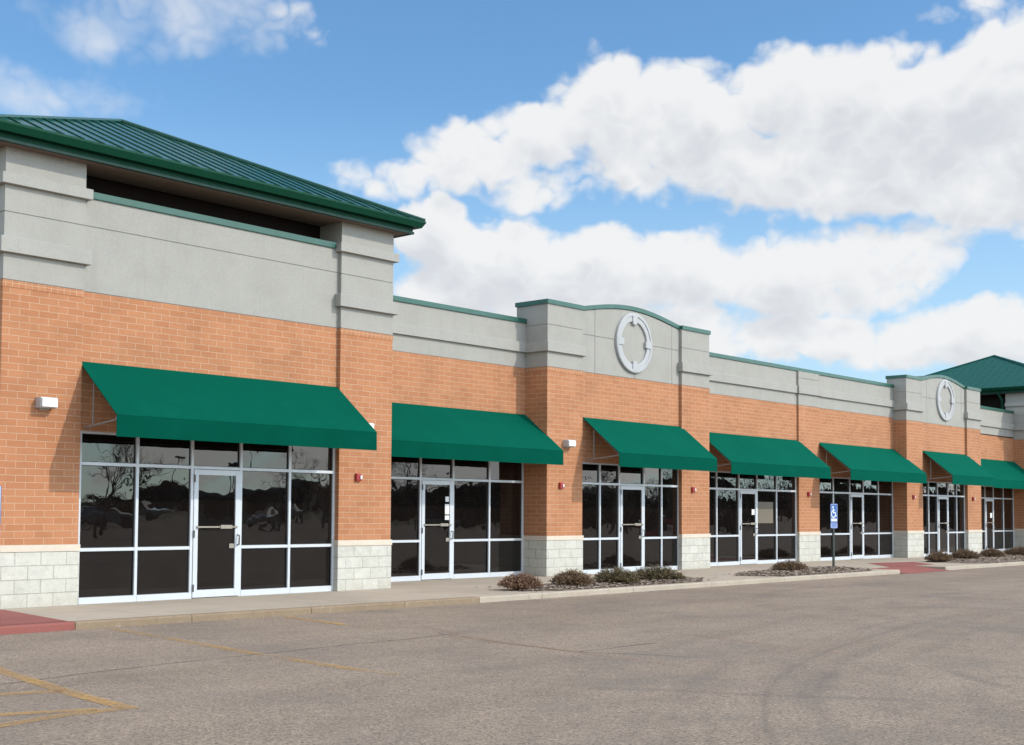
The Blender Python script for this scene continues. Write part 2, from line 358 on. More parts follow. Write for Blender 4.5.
# ------------------------------------------------------------------ camera (solved from the photograph)
fw = Vector((0.7466100627, 0.6634614973, 0.0489106926)); rt = Vector((0.6640180103, -0.7476911270, 0.0061693313)); up = Vector((-0.0406632046, -0.0278714960, 0.9987841025))
CAM = Vector((0, -17.84887, 1.41984)); FPX = 1293.757
cd = bpy.data.cameras.new('camera'); cam = bpy.data.objects.new('camera', cd); col.objects.link(cam)
cam.matrix_world = Matrix(((rt.x, up.x, -fw.x, CAM.x), (rt.y, up.y, -fw.y, CAM.y), (rt.z, up.z, -fw.z, CAM.z), (0, 0, 0, 1)))
cd.sensor_fit = 'HORIZONTAL'; cd.sensor_width = 36; cd.lens = FPX*36/1024; cd.shift_y = 77.473/1024; cd.clip_end = 9000; cd.clip_start = .1
scene.camera = cam

# ------------------------------------------------------------------ the ground
ZA = -.10                                           # asphalt level; sidewalk top is z = 0
tag(MB().add([(-4000,-4000,-.16),(4000,-4000,-.16),(4000,4000,-.16),(-4000,4000,-.16)], [(0,1,2,3)]).build('ground', M['grass']), 'flat dry grass land around the parking lot', kind='structure')
def sheet(name, pts, z, mat): return MB().add([(x, y, z) for x, y in pts], [tuple(range(len(pts)))]).build(name, mat)
tag(sheet('parking_lot', [(-60,-75),(160,-75),(160,-2.2),(-60,-2.2)], ZA, M['asphalt']), 'worn tan-grey asphalt parking lot in front of the shops', kind='structure')
KX = [(-40,-2.5),(8.7,-2.66),(16.1,-2.82),(32.3,-2.82)]       # kerb line
def kerb_y(x):
    for a, b in zip(KX, KX[1:]):
        if x <= b[0]: return a[1] + (b[1]-a[1])*(x-a[0])/(b[0]-a[0])
    return -2.82
KW = .15
def walk(xs, yfront=None):
    fr = [(x, (kerb_y(x)+KW+.004) if yfront is None else yfront) for x in xs]
    return fr
sw = MB()
sw.prism_xy(walk([-40, 8.7, 16.1, 32.3]) + [(32.3, 2.4), (-40, 2.4)], -.3, 0)
sw.prism_xy([(32.304, -1.9), (35.2, -1.9), (35.2, 2.4), (32.304, 2.4)], -.3, 0)
sw.prism_xy([(35.204, -2.666), (75, -2.666), (75, 2.4), (35.204, 2.4)], -.3, 0)
tag(sw.build('sidewalk', M['walk']), 'pale concrete sidewalk along the shop fronts', kind='structure')
kj = [-40, -10, -3.05, 0.0, 3.05, 6.1, 8.72, 10.45, 12.52, 14.4, 16.11, 17.75, 20.5, 23.26, 26.3, 29.3, 32.30]
for a, b in list(zip(kj, kj[1:])) + [(35.2, 38.2), (38.2, 41.2), (41.2, 44.2), (44.2, 47.2), (47.2, 52), (52, 75)]:
    g = .005; k = MB(); y0a, y0b = kerb_y(a+g), kerb_y(b-g)
    rr = .022
    prof = lambda y0: [(y0, -.3), (y0, -rr), (y0+rr*.3, -rr*.3), (y0+rr, 0.001), (y0+KW, 0.001), (y0+KW, -.3)]
    A = [(a+g, y, z) for y, z in prof(y0a)]; B = [(b-g, y, z) for y, z in prof(y0b)]; n = len(A)
    k.add(A+B, [tuple(range(n)), tuple(range(2*n-1, n-1, -1))] + [(i, i+n, (i+1) % n+n, (i+1) % n) for i in range(n)])
    mat = M['redpaint'] if b <= 8.73 and a > -12 else (M['kerb_tan'] if b < 16.2 else M['kerb_pale'])
    lab = 'red painted kerb edge beside the red ramp' if mat is M['redpaint'] else ('tan stained concrete kerb stone' if mat is M['kerb_tan'] else 'pale concrete kerb stone')
    tag(k.build('kerb', mat), lab, kind='structure', group='kerb stones along the sidewalk')
# red painted areas
tag(sheet('red_ramp', [(-12,-2.38),(8.70,-2.505),(9.05,-.16),(9.0,-.03),(-12,-.03)], .004, M['redpaint']), 'red painted ramp slab by the near pier', kind='structure')
rp = MB()
rp.add([(36.0,-.05,.004),(33.65,-1.898,.004),(36.6,-1.898,.004),(38.06,-.57,.004)], [(0,1,2,3)])
rp.add([(32.31,-1.9,.0),(35.195,-1.9,.0),(35.195,-3.0,ZA+.003),(32.31,-3.0,ZA+.003)], [(0,3,2,1)])
tag(rp.build('red_kerb_ramp', M['redpaint']), 'red kerb ramp dipping to the asphalt past the parking sign', kind='structure')
# painted lines
def stripe(pts, w, mat, z=ZA+.004):
    mb = MB(); L = []
    for i, p in enumerate(pts):
        a = Vector(pts[max(i-1, 0)]); c = Vector(pts[min(i+1, len(pts)-1)]); d = (c-a).normalized(); n = Vector((-d.y, d.x))*w/2
        L.append((Vector(p)+n, Vector(p)-n))
    for (a, b), (c, d) in zip(L, L[1:]): mb.add([(a.x,a.y,z),(b.x,b.y,z),(d.x,d.y,z),(c.x,c.y,z)], [(0,1,2,3)])
    return mb.build('painted_line', mat)
for pts, w, mat, lab in (
    ([(9.13,-2.85),(8.95,-4.22),(8.62,-6.43),(8.44,-8.18),(8.43,-8.9)], .15, M['yellow'], 'worn yellow bay line starting at the kerb'),
    ([(11.93,-2.9),(11.64,-4.51)], .15, M['yellow_hatch'], 'short faint yellow bay line further along the kerb'),
    ([(11.6,-4.7),(11.2,-8.9)], .15, M['yellow_faint'], 'almost gone yellow bay line'),
    ([(6.10,-5.7),(6.01,-6.05),(5.84,-7.02),(5.66,-8.09),(5.56,-9.02)], .15, M['yellow_hatch'], 'yellow edge line of the hatched zone'),
    ([(5.53,-8.96),(5.04,-8.93),(4.40,-9.06),(3.4,-9.2)], .15, M['yellow_hatch'], 'yellow end line of the hatched zone'),
    ([(5.70,-7.75),(5.20,-7.52),(4.2,-7.1)], .15, M['yellow_hatch'], 'yellow diagonal inside the hatched zone'),
    ([(5.36,-8.86),(4.73,-8.57),(3.9,-8.2)], .15, M['yellow_hatch'], 'second yellow diagonal inside the hatched zone'),
    ([(14.75,-2.95),(14.5,-4.4)], .10, M['yellow_faint'], 'faint remains of a bay line'), ([(8.90,-10.40),(9.0,-10.58)], .22, M['yellow_faint'], 'stray dab of yellow paint'),
    ([(34.9,-3.3),(34.2,-5.6)], .14, M['yellow_faint'], 'faint far bay line past the red kerb ramp'), ([(41.2,-3.2),(39.6,-5.8)], .14, M['yellow_faint'], 'faintest farthest bay line'),
    ([(6.50,-7.60),(6.63,-7.68)], .16, M['blue_mark'], 'faded blue paint mark'), ([(7.56,-8.65),(7.66,-8.76)], .16, M['blue_mark'], 'faded blue paint mark')):
    tag(stripe(pts, w, mat), lab, kind='structure')

# planting beds
def in_poly(x, y, P):
    c = False; n = len(P)
    for i in range(n):
        (x1, y1), (x2, y2) = P[i], P[(i+1) % n]
        if (y1 > y) != (y2 > y) and x < (x2-x1)*(y-y1)/(y2-y1)+x1: c = not c
    return c
beds = [[(17.75,-2.25),(18.5,-2.63),(23.2,-2.63),(24.3,-1.9),(23.8,-1.15),(19.0,-1.45)], [(26.0,-1.7),(26.6,-2.63),(31.0,-2.63),(32.1,-2.0),(32.2,-.95),(29.2,-.85),(27.2,-1.05)], [(38.2,-2.2),(38.8,-2.63),(47.5,-2.63),(48.6,-.9),(47.5,-.1),(40.4,-.1),(38.6,-.7)]]
for bi, P in enumerate(beds):
    cx = sum(p[0] for p in P)/len(P); cy = sum(p[1] for p in P)/len(P)
    mb = MB(); inner = [(cx+(x-cx)*.86, cy+(y-cy)*.80) for x, y in P]; n = len(P)
    mb.add([(x, y, .003) for x, y in P] + [(x, y, .035) for x, y in inner], [tuple(range(n, 2*n))] + [(i, (i+1) % n, (i+1) % n+n, i+n) for i in range(n)])
    mb.cur = 1; r2 = random.Random(bi+5); xs = [p[0] for p in P]; ys = [p[1] for p in P]; cnt = 0
    while cnt < (5200 if bi == 0 else 4200):
        x, y = r2.uniform(min(xs)-.1, max(xs)+.1), r2.uniform(min(ys)-.08, max(ys)+.1)
        ok = in_poly(x, y, P)
        if not ok and (r2.random() > .012): continue
        cnt += 1
        l, w = r2.uniform(.015, .05), r2.uniform(.008, .018); a = r2.uniform(0, 6.28)
        z = (.012 + (.028 if in_poly(x, y, inner) else 0)) + r2.uniform(0, .02)
        d = Vector((math.cos(a), math.sin(a), r2.uniform(-.35, .35)))*l; e = Vector((-math.sin(a), math.cos(a), r2.uniform(-.5, .5)))*w
        c = Vector((x, y, z)); mb.add([c-d-e, c+d-e, c+d+e, c-d+e], [(0,1,2,3)])
    tag(mb.build('mulch', [M['mulch'], M['chip']]), ('bark mulch bed under the four near shrubs', 'bark mulch bed around the parking sign', 'bark mulch bed under the far shrubs')[bi], 'mulch', kind='stuff')

# ------------------------------------------------------------------ shrubs
def shrub_meshes(seed, leafmat, rx, ry, h):
    r2 = random.Random(seed); tw = MB(); lf = MB()
    lob = [(r2.uniform(-.5, .5), r2.uniform(-.5, .5), r2.uniform(.75, 1.1)) for _ in range(7)]
    for i in range(330):
        a = r2.uniform(0, 6.283); q = math.sqrt(r2.random())
        x, y = math.cos(a)*q, math.sin(a)*q
        lift = max(s*(1-1.1*((x-lx)**2+(y-ly)**2)) for lx, ly, s in lob)
        z = max(.12, math.sqrt(max(0, 1-q*q*.92))*(.72+.3*lift))*r2.uniform(.80, 1.10)
        tip = Vector((x*rx, y*ry, z*h)); base = Vector((x*rx*.22, y*ry*.22, 0))
        mid = base.lerp(tip, .55) + Vector((x*rx*.10, y*ry*.10, r2.uniform(-.02, .04)))
        tw.tube([base, mid, tip], [.006, .004, .0018], 3, False)
        for k in range(30):
            t_ = r2.uniform(.25, 1.04); p = (mid.lerp(tip, (t_-.5)*2) if t_ > .5 else base.lerp(mid, t_*2)) + Vector((r2.gauss(0, .022), r2.gauss(0, .022), r2.gauss(0, .014)))
            if p.z < .01: continue
            d = Vector((x*.6+r2.gauss(0, .6), y*.6+r2.gauss(0, .6), r2.gauss(.35, .5))).normalized()*r2.uniform(.010, .024)
            e = d.cross(Vector((r2.gauss(0, 1), r2.gauss(0, 1), r2.gauss(0, 1))).normalized())*r2.uniform(.32, .5)
            lf.add([p-d, p+e, p+d, p-e], [(0,1,2,3)])
    return lf.mesh('foliage', leafmat), tw.mesh('branches', M['twig'])
SV = [shrub_meshes(1, M['leaf_a'], .50, .38, .27), shrub_meshes(2, M['leaf_b'], .64, .44, .30), shrub_meshes(3, M['leaf_c'], .64, .46, .33)]
spots = [(18.12,-1.97,0,1.0,.1,'smallest reddish shrub at the near end of the first mulch bed'), (19.62,-2.0,1,1.0,.6,'brown shrub second from the near end of the first bed, in front of the pier'),
    (20.98,-2.05,2,.97,1.2,'brown-green shrub in the first bed below the third door'), (22.52,-1.93,2,.95,2.1,'greenest shrub at the far end of the first mulch bed'),
    (28.85,-1.5,1,.88,2.9,'lone brown shrub in the bed beside the parking sign'), (38.75,-1.1,1,1.0,3.3,'nearest shrub of the third bed, in front of the second medallion pier'),
    (41.6,-.75,1,1.02,4.1,'second shrub of the third bed, between its two neighbours'), (44.0,-.7,1,1.02,.3,'third shrub of the far bed, just before a gap'), (46.8,-.65,1,1.05,5.2,'farthest shrub, cut by the edge of the photo')]
for x, y, v, s, rz, lab in spots:
    o = tag(empty('shrub', (x, y, .02), rz), lab, 'shrub', 'low shrubs in the mulch beds'); o.scale = (s, s, s)
    for nm, me in zip(('foliage', 'branches'), SV[v]):
        c = bpy.data.objects.new(nm, me); col.objects.link(c); c.parent = o

# ------------------------------------------------------------------ the building
ZB = 4.76                          # top of brick
bld = tag(empty('retail_building', (8.98, 0, 0)), 'long single-storey brick and stucco shopping strip with two green-roofed corner towers', 'building')
class BP:                          # building part: coordinates are world, the parent sits at (8.98,0,0)
    pass
def part(mb, name, mat, parent=None, bevel=0, smooth=False):
    o = mb.build(name, mat, parent or bld, smooth, bevel)
    o.parent = parent or bld
    if (parent or bld) is bld: o.matrix_parent_inverse = Matrix.Translation((-8.98, 0, 0))
    return o
def pier(x0, x1, y0, y1, ztop=None, joint=None, bands=(), soldier=True, dz=0.0):
    """a masonry pier: brick shaft (the part) with stone base, cap, stucco head and bands as sub-parts"""
    ZB = 4.76+dz; bands = [(a+dz, c+dz, pr) for a, c, pr in bands]
    if ztop: ztop += dz; joint += dz
    b = MB().box(x0, x1, y0, y1, .914, ZB-.1016 if soldier else ZB)
    p = part(b, 'pier', M['brick'], bevel=.004)
    if soldier: part(MB().box(x0-.006, x1+.006, y0-.006, y1, ZB-.1016, ZB), 'soldier_course', M['soldier'], p)
    part(MB().box(x0-.014, x1+.014, y0-.014, y1, -.12, .813), 'stone_base', M['block'], p, bevel=.006)
    part(MB().box(x0-.024, x1+.024, y0-.026, y1, .813, .914), 'stone_cap', M['cap'], p, bevel=.005)
    if ztop:
        s = MB().box(x0+.012, x1-.012, y0+.012, y1, ZB, ztop)
        for z0, z1 in ((ZB+.012, joint-.007), (joint+.007, ztop)): s.box(x0, x1, y0, y1+.001, z0, z1)
        part(s, 'stucco_head', M['stucco'], p)
        for z0, z1, pr in bands:
            part(MB().box(x0-pr, x1+pr, y0-pr, y1+.002, z0, z1), 'stucco_band', M['band'], p, bevel=.006)
    return p
def lintel(x0, x1, y, zh, t=.3, dz=0.0):
    ZB = 4.76+dz
    return part(MB().box(x0, x1, y, y+t, zh, ZB), 'brick_wall', M['brick'])
def parapet(x0, x1, y, zt=5.80, band=True, t=.3, dz=0.0):
    ZB = 4.76+dz; zt += dz
    s = MB().box(x0, x1, y, y+t, ZB+.010, zt); s.box(x0, x1, y+.014, y+t-.01, ZB, ZB+.010)
    o = part(s, 'parapet', M['stucco'])
    if band: part(MB().box(x0, x1, y-.06, y-.0005, 5.12+dz, 5.35+dz), 'stucco_band', M['band'], o, bevel=.006)
    return o
def coping_run(x0, x1, y0, y1, z0, z1, parent, over=.03):
    c = MB().box(x0, x1, y0-over, y1+over, z0, z1); return part(c, 'coping', M['coping'], parent, bevel=.008)

def storefront(xs, door, y, zh=2.634, papers=()):
    """glazed front: the frame is the part, panes are its sub-parts, the door is a part with its own pieces"""
    w = .05; D = .10; f = MB(); x0, x1 = xs[0], xs[-1]
    f.box(x0, x1, y, y+D, zh-.036, zh)                                        # head
    edges = [(x0, x0+w)] + [(x-w/2, x+w/2) for x in xs[1:-1]] + [(x1-w, x1)]
    for a, b in edges: f.box(a, b, y+.001, y+D-.001, 0.0, zh-.036)
    fr = None; panes = []
    for i in range(len(xs)-1):
        a, b = edges[i][1], edges[i+1][0]
        f.box(a, b, y+.003, y+D-.003, 2.115, 2.165)                            # transom bar
        panes.append((a, b, 2.165, zh-.036))
        if i != door:
            f.box(a, b, y-.004, y+D-.003, 0.0, .10); f.box(a, b, y+.003, y+D-.003, .80, .85)
            panes += [(a, b, .10, .80), (a, b, .85, 2.115)]
    fr = part(f, 'storefront', M['alu'], bevel=.003)
    for a, b, z0, z1 in panes:
        tx, tz = rng.uniform(-.0065, .0065)*(b-a), rng.uniform(-.0045, .0045)*(z1-z0)
        yy = y+.045; m = MB()
        v = [(a, yy-tx-tz, z0), (b, yy+tx-tz, z0), (b, yy+tx+tz, z1), (a, yy-tx+tz, z1)]
        m.add(v + [(p[0], p[1]+.012, p[2]) for p in v], [(0,1,2,3), (7,6,5,4), (0,4,5,1), (1,5,6,2), (2,6,7,3), (3,7,4,0)])
        part(m, 'glass_pane', M['glass'], fr)
        g = MB()                                                               # dark gasket round the pane
        q = .009
        for bx in ((a, a+q, z0, z1), (b-q, b, z0, z1), (a+q, b-q, z0, z0+q), (a+q, b-q, z1-q, z1)): g.box(bx[0], bx[1], y+.03, y+.043, bx[2], bx[3])
        part(g, 'gasket', M['hinge'], fr)
    a, b = edges[door][1]+.006, edges[door+1][0]-.006; d = MB(); st = .085; yd = y-.012
    d.box(a, a+st, yd, yd+.05, .012, 2.108); d.box(b-st, b, yd, yd+.05, .012, 2.108)
    d.box(a+st, b-st, yd+.001, yd+.049, 2.02, 2.108); d.box(a+st, b-st, yd+.001, yd+.049, .012, .135)
    dr = part(d, 'door', M['alu'], bevel=.003)
    tx = rng.uniform(-.003, .003)
    part(MB().add([(a+st, yd+.025-tx, .135), (b-st, yd+.025+tx, .135), (b-st, yd+.025+tx, 2.02), (a+st, yd+.025-tx, 2.02)], [(0,1,2,3)]), 'door_glass', M['glass'], dr)
    bar = MB().box(a+st-.01, b-st+.01, yd-.03, yd-.012, 1.150, 1.176).box(a+st+(b-a)*.46, b-st-.09, yd-.045, yd-.014, 1.135, 1.196).box(a+st-.03, a+st, yd-.03, yd, 1.145, 1.18).box(b-st, b-st+.03, yd-.03, yd, 1.145, 1.18)
    part(bar, 'push_bar', M['steel'], dr, bevel=.003)
    part(MB().box(b-st-.11, b-st-.012, yd+.008, yd+.02, .81, .885), 'lock_box', M['steel'], dr)
    part(MB().tube([(b-.04, yd, .86), (b-.04, yd-.05, .87), (b-.04, yd-.055, 1.02), (b-.04, yd, 1.03)], .012, 8), 'handle', M['hinge'], dr, smooth=True)
    for z in (.17, 1.05, 1.96): part(MB().box(a-.004, a+.018, yd-.014, yd-.002, z-.06, z+.06), 'hinge', M['hinge'], dr)
    return fr

def hip_roof(cx, w, d, o, z0, ap, zs, mat, seam):
    """standing-seam pyramid roof with gutter, fascia and soffit"""
    xa, xb, ya, yb = cx-w/2-o, cx+w/2+o, -o, d+o; ap = Vector(ap); r = MB()
    cs = [Vector((xa, ya, z0)), Vector((xb, ya, z0)), Vector((xb, yb, z0)), Vector((xa, yb, z0))]
    r.add(cs+[ap], [(0,1,4), (1,2,4), (2,3,4), (3,0,4), (3,2,1,0)])
    roof = part(r, 'pyramid_roof', mat)
    sm = MB()
    for i in range(4):
        a, b = cs[i], cs[(i+1) % 4]; e = (b-a); L = e.length; e.normalize(); mid = (a+b)/2; upv = ap-mid; H = upv.length; upv.normalize(); nrm = e.cross(upv).normalized()
        if nrm.z < 0: nrm = -nrm
        n = int(L/.335); off = (L-n*.335)/2
        for k in range(n+1):
            s = off+k*.335; fr_ = min(s, L-s)/(L/2); ln = H*fr_-.03
            if ln < .08: continue
            p = a+e*s; c = p+upv*(ln/2)+nrm*.007
            sm.obox(c, e*.011, upv*(ln/2), nrm*.010)
    part(sm, 'standing_seams', seam, roof)
    hp = MB()
    for c in cs: hp.tube([c+Vector((0,0,.02)), ap+Vector((0,0,.03))], .035, 6)
    part(hp, 'hip_caps', mat, roof)
    def ring(o1, o2, za, zb):                        # a square ring of four mitred bars
        X0, X1, Y0, Y1 = cx-w/2-o1, cx+w/2+o1, -o1, d+o1; x0, x1, y0, y1 = cx-w/2-o2, cx+w/2+o2, -o2, d+o2
        m = MB()
        O = [(X0,Y0),(X1,Y0),(X1,Y1),(X0,Y1)]; I = [(x0,y0),(x1,y0),(x1,y1),(x0,y1)]
        vs = [(*p, za) for p in O]+[(*p, za) for p in I]+[(*p, zb) for p in O]+[(*p, zb) for p in I]
        for i in range(4):
            j = (i+1) % 4; m.add([vs[q] for q in (i, j, j+4, i+4, i+8, j+8, j+12, i+12)], [(0,3,2,1), (4,5,6,7), (0,1,5,4), (2,3,7,6)])
        return m
    X0, X1, Y0, Y1 = cx-w/2, cx+w/2, 0, d
    gm = MB()                                           # gutter: front lip leans out, bottom set back
    P = [(o-.17, z0-.115), (o-.045, z0-.125), (o+.012, z0-.03), (o+.012, z0+.004), (o-.17, z0-.003)]
    for (q0, za), (q1, zb) in zip(P, P[1:]+P[:1]):
        A = [(X0-q0,Y0-q0,za),(X1+q0,Y0-q0,za),(X1+q0,Y1+q0,za),(X0-q0,Y1+q0,za)]; B = [(X0-q1,Y0-q1,zb),(X1+q1,Y0-q1,zb),(X1+q1,Y1+q1,zb),(X0-q1,Y1+q1,zb)]
        gm.add(A+B, [(i_, (i_+1) % 4, (i_+1) % 4+4, i_+4) for i_ in range(4)])
    part(gm, 'gutter', M['fascia'], roof)
    part(ring(o-.165, o-.21, zs+.042, z0-.118), 'fascia_board', M['fascia'], roof)
    part(ring(o-.145, o-.21, zs, zs+.041), 'fascia_trim', M['trim'], roof)
    part(MB().box(X0-o+.21, X1+o-.21, -o+.21, d+o-.21, zs+.012, zs+.04), 'soffit', M['soffit'], roof)
    return roof

def tower(x0, Dp, ap, mat, seam, dz=0.0, sy=1.3):
    W = 7.69; x1 = x0+W; pw = 1.285; ZB = 4.76+dz; zs = 6.70+dz
    bands = ((5.155, 5.385, .08), (6.157, 6.315, .08))
    for a, b in ((x0, x0+pw), (x1-pw, x1)):
        pier(a, b, 0.0, sy, 6.711, 5.76, bands, dz=dz)
        pier(a, b, Dp-1.3, Dp, 6.711, 5.76, bands, dz=dz)
    lintel(x0+pw, x1-pw, .08, 2.635, dz=dz)
    s = MB().box(x0+pw+.001, x1-pw-.001, .092, .38, ZB, 6.21+dz)
    for z0, z1 in ((ZB+.012, 5.773+dz), (5.787+dz, 6.21+dz)): s.box(x0+pw, x1-pw, .08, .37, z0, z1)
    p = part(s, 'parapet', M['stucco'])
    coping_run(x0+pw+.0815, x1-pw-.0815, .08, .38, 6.21+dz, 6.32+dz, p)
    for xa, xb in ((x0+.08, x0+.38), (x1-.38, x1-.08)):
        part(MB().box(xa, xb, sy, Dp-1.3, -.1, ZB), 'brick_wall', M['brick'])
        q = part(MB().box(xa, xb, sy, Dp-1.3, ZB, 5.65), 'parapet', M['stucco'])
        part(MB().box(xa-.03, xb+.03, sy+.002, Dp-1.302, 5.65, 5.75), 'coping', M['coping'], q)
    part(MB().box(x0+pw, x1-pw, Dp-.38, Dp-.08, -.1, 6.0), 'back_wall', M['stucco'])
    # added near-black box: shade of the open attic put into its colour
    part(MB().box(x0+.55, x1-.55, .62, Dp-.55, 5.3, zs+.006), 'attic_shade_box', M['dark'])
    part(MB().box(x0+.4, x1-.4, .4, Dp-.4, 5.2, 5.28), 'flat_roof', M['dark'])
    part(MB().box(x0+.30, x1-.30, .60, Dp-.3, zs, zs+.0105), 'attic_shade_ceiling', M['dark'])  # dark layer under the soffit, coloured for the attic's shade
    hip_roof((x0+x1)/2, W, Dp, .42, 6.945+dz, ap, zs, mat, seam)

def medallion_section(x0, x1, pw, y, yback, dz=0.0):
    ZB = 4.76+dz
    bands = ((5.115, 5.345, .07),)
    yp = y+.08
    pier(x0, x0+pw, y, yback, 6.21, 5.735, bands, dz=dz); pier(x1-pw, x1, y, yback, 6.21, 5.735, bands, dz=dz)
    lintel(x0+pw, x1-pw, yp, 2.64, dz=dz)
    # curved gable panel: grooved stucco tiles on a core
    a, b = x0+pw, x1-pw; L = b-a
    def top(x):
        s = min(max((x-a)/L, 0), 1); return 6.20+dz+.245*(math.sin(math.pi*s)**1.05)
    N = 40; xs = [a+L*i/N for i in range(N+1)]
    g = MB().prism_xz([(a, ZB), (b, ZB)] + [(x, top(x)) for x in reversed(xs)], yp+.014, yback)
    vj = [a, a+.56, a+.56+1.59, b-.34, b]; zj = 5.66+dz; q = .007
    for i in range(4):
        u0 = vj[i]+(q if i else 0); u1 = vj[i+1]-(q if i < 3 else 0)
        g.box(u0, u1, yp, yp+.015, ZB+.012, zj-q)
        xx = [u0+(u1-u0)*k/16 for k in range(17)]
        g.prism_xz([(u0, zj+q), (u1, zj+q)] + [(x, top(x)) for x in reversed(xx)], yp, yp+.015)
    gp = part(g, 'curved_gable', M['stucco'])
    # coping: over the piers and along the curve, in one sheet-metal cap
    c = MB()
    path = [(x0-.03, 6.21+dz)] + [(x, top(x)+.01) for x in xs] + [(x1+.03, 6.21+dz)]
    for (xa, za), (xb, zb) in zip(path, path[1:]):
        y0_, y1_ = y-.03, yback+.03
        if a-.001 <= xa and xb <= b+.001: y0_ = yp-.03
        c.add([(xa,y0_,za),(xb,y0_,zb),(xb,y1_,zb),(xa,y1_,za),(xa,y0_,za+.1),(xb,y0_,zb+.1),(xb,y1_,zb+.1),(xa,y1_,za+.1)], [(0,3,2,1), (4,5,6,7), (0,1,5,4), (2,3,7,6), (3,0,4,7), (1,2,6,5)])
    part(c, 'coping', M['coping'], gp)

def medallion(cx, y, cz, label):
    o = tag(empty('wall_medallion', (cx, y, cz)), label, 'medallion', 'round medallions on the curved gables')
    ro, ri = .745, .535; m = MB(); n = 72
    prof = [(ri, 0), (ri, -.045), (ri+.02, -.052), (.655, -.052), (.665, -.070), (ro-.02, -.072), (ro, -.058), (ro, 0)]
    for k in range(n):
        t = 2*math.pi*k/n
        for r_, dy in prof: m.v.append((r_*math.cos(t), dy, r_*math.sin(t)))
    P = len(prof)
    for k in range(n):
        for j in range(P-1): m.f.append([k*P+j, k*P+j+1, ((k+1) % n)*P+j+1, ((k+1) % n)*P+j]); m.mi.append(0)
    r = m.build('ring', M['ring'], o)
    MB().prism_xz([(.56*math.cos(2*math.pi*k/48), .56*math.sin(2*math.pi*k/48)) for k in range(48)], -.004, .03).build('backing_disc', M['stucco'], o)
    for t in (0, 90, 180, 270):
        d = Vector((math.cos(R(t)), 0, math.sin(R(t)))); e = Vector((-d.z, 0, d.x)); kb = MB()
        def sec(rr, w): return [d*rr-e*w, d*rr+e*w]
        for (ra, wa, rb, wb, dep) in ((.455, .075, .700, .100, -.074),):
            q = sec(ra, wa)+sec(rb, wb); bot = [Vector((p.x, -.002, p.z)) for p in q]; tp = [Vector((p.x, dep, p.z)) for p in q]
            kb.add(bot+tp, [(0,1,3,2), (4,6,7,5), (0,4,5,1), (1,5,7,3), (3,7,6,2), (2,6,4,0)])
        k = kb.build('keystone', M['ring'], o, bevel=.006)
    return o

tower(8.98, 7.0, (12.95, 3.5, 8.68), M['roof'], M['fascia'])  # seams take the dark gutter metal to imitate the ribs' shaded sides
storefront([10.30, 11.322, 12.34, 13.313, 14.356, 15.385], 2, .10)
# wall two
part(MB().box(16.67, 17.02, 1.67, 1.97, .914, 2.64), 'brick_wall', M['brick']); part(MB().box(16.67, 17.02, 1.656, 1.97, -.1, .813), 'stone_base', M['block']); part(MB().box(16.67, 17.03, 1.644, 1.97, .813, .914), 'stone_cap', M['cap'])
lintel(16.67, 22.42, 1.67, 2.64); p2 = parapet(16.67, 22.42, 1.67); coping_run(16.67, 22.45, 1.67, 1.97, 5.80, 5.91, p2)
storefront([17.03, 18.225, 19.106, 20.092, 21.253, 22.405], 2, 1.69)
medallion_section(22.42, 29.11, 1.29, 1.012, 1.95)
storefront([23.72, 24.527, 25.292, 26.314, 27.081, 27.85], 2, 1.115)
# wall four with its middle pier
part(MB().box(29.11, 29.50, 1.75, 2.05, .914, 2.64), 'brick_wall', M['brick']); part(MB().box(29.11, 29.50, 1.736, 2.05, -.1, .813), 'stone_base', M['block']); part(MB().box(29.11, 29.51, 1.724, 2.05, .813, .914), 'stone_cap', M['cap'])
lintel(29.11, 35.09, 1.75, 2.64); lintel(36.37, 41.70, 1.75, 2.64)
p4 = parapet(29.11, 35.09, 1.75); p5 = parapet(36.37, 41.70, 1.75); coping_run(29.08, 41.72, 1.75, 2.05, 5.80, 5.91, p4)
pier(35.09, 36.37, 1.69, 2.04, 5.799, 5.60, ((5.12, 5.35, .06),))
storefront([29.52, 30.663, 31.824, 32.803, 33.914, 35.085], 2, 1.77)
storefront([36.38, 37.438, 38.552, 39.49, 40.594, 41.69], 2, 1.77)
medallion_section(41.70, 48.09, 1.26, 1.277, 1.98, dz=-.09)
storefront([42.97, 43.678, 44.424, 45.328, 46.089, 46.825], 2, 1.38)
part(MB().box(48.09, 49.0, 2.2, 2.5, .914, 2.64), 'brick_wall', M['brick']); part(MB().box(48.09, 49.0, 2.186, 2.5, -.1, .813), 'stone_base', M['block']); part(MB().box(48.09, 49.01, 2.174, 2.5, .813, .914), 'stone_cap', M['cap'])
part(MB().box(48.02, 48.08, 1.99, 2.5, -.1, 4.6), 'brick_wall', M['brick'])
lintel(48.09, 53.9, 2.2, 2.64, dz=-.07); p6 = parapet(48.09, 53.9, 2.2, dz=-.12); coping_run(48.06, 53.9, 2.2, 2.5, 5.68, 5.79, p6)
storefront([49.02, 50.854, 51.726, 52.782, 53.89], 1, 2.22)
tower(53.9, 8.4, (57.6, 4.39, 8.60), M['roof_low_glare'], M['roof_low_glare'], dz=-.17, sy=2.52)
storefront([55.22, 56.2, 57.2, 58.2, 59.2, 60.28], 2, .10)
part(MB().tube([(53.62, 2.7, 6.66), (53.63, 2.7, 6.50), (53.78, 2.62, 6.25), (53.80, 2.6, 5.3)], .05, 8), 'downspout', M['fascia'], smooth=True)
part(MB().box(16.67, 53.9, 2.56, 15.7, 5.08, 5.18), 'flat_roof', M['greyroof']); part(MB().box(9.0, 61.5, 15.7, 16.0, -.1, 5.6), 'back_wall', M['stucco'])
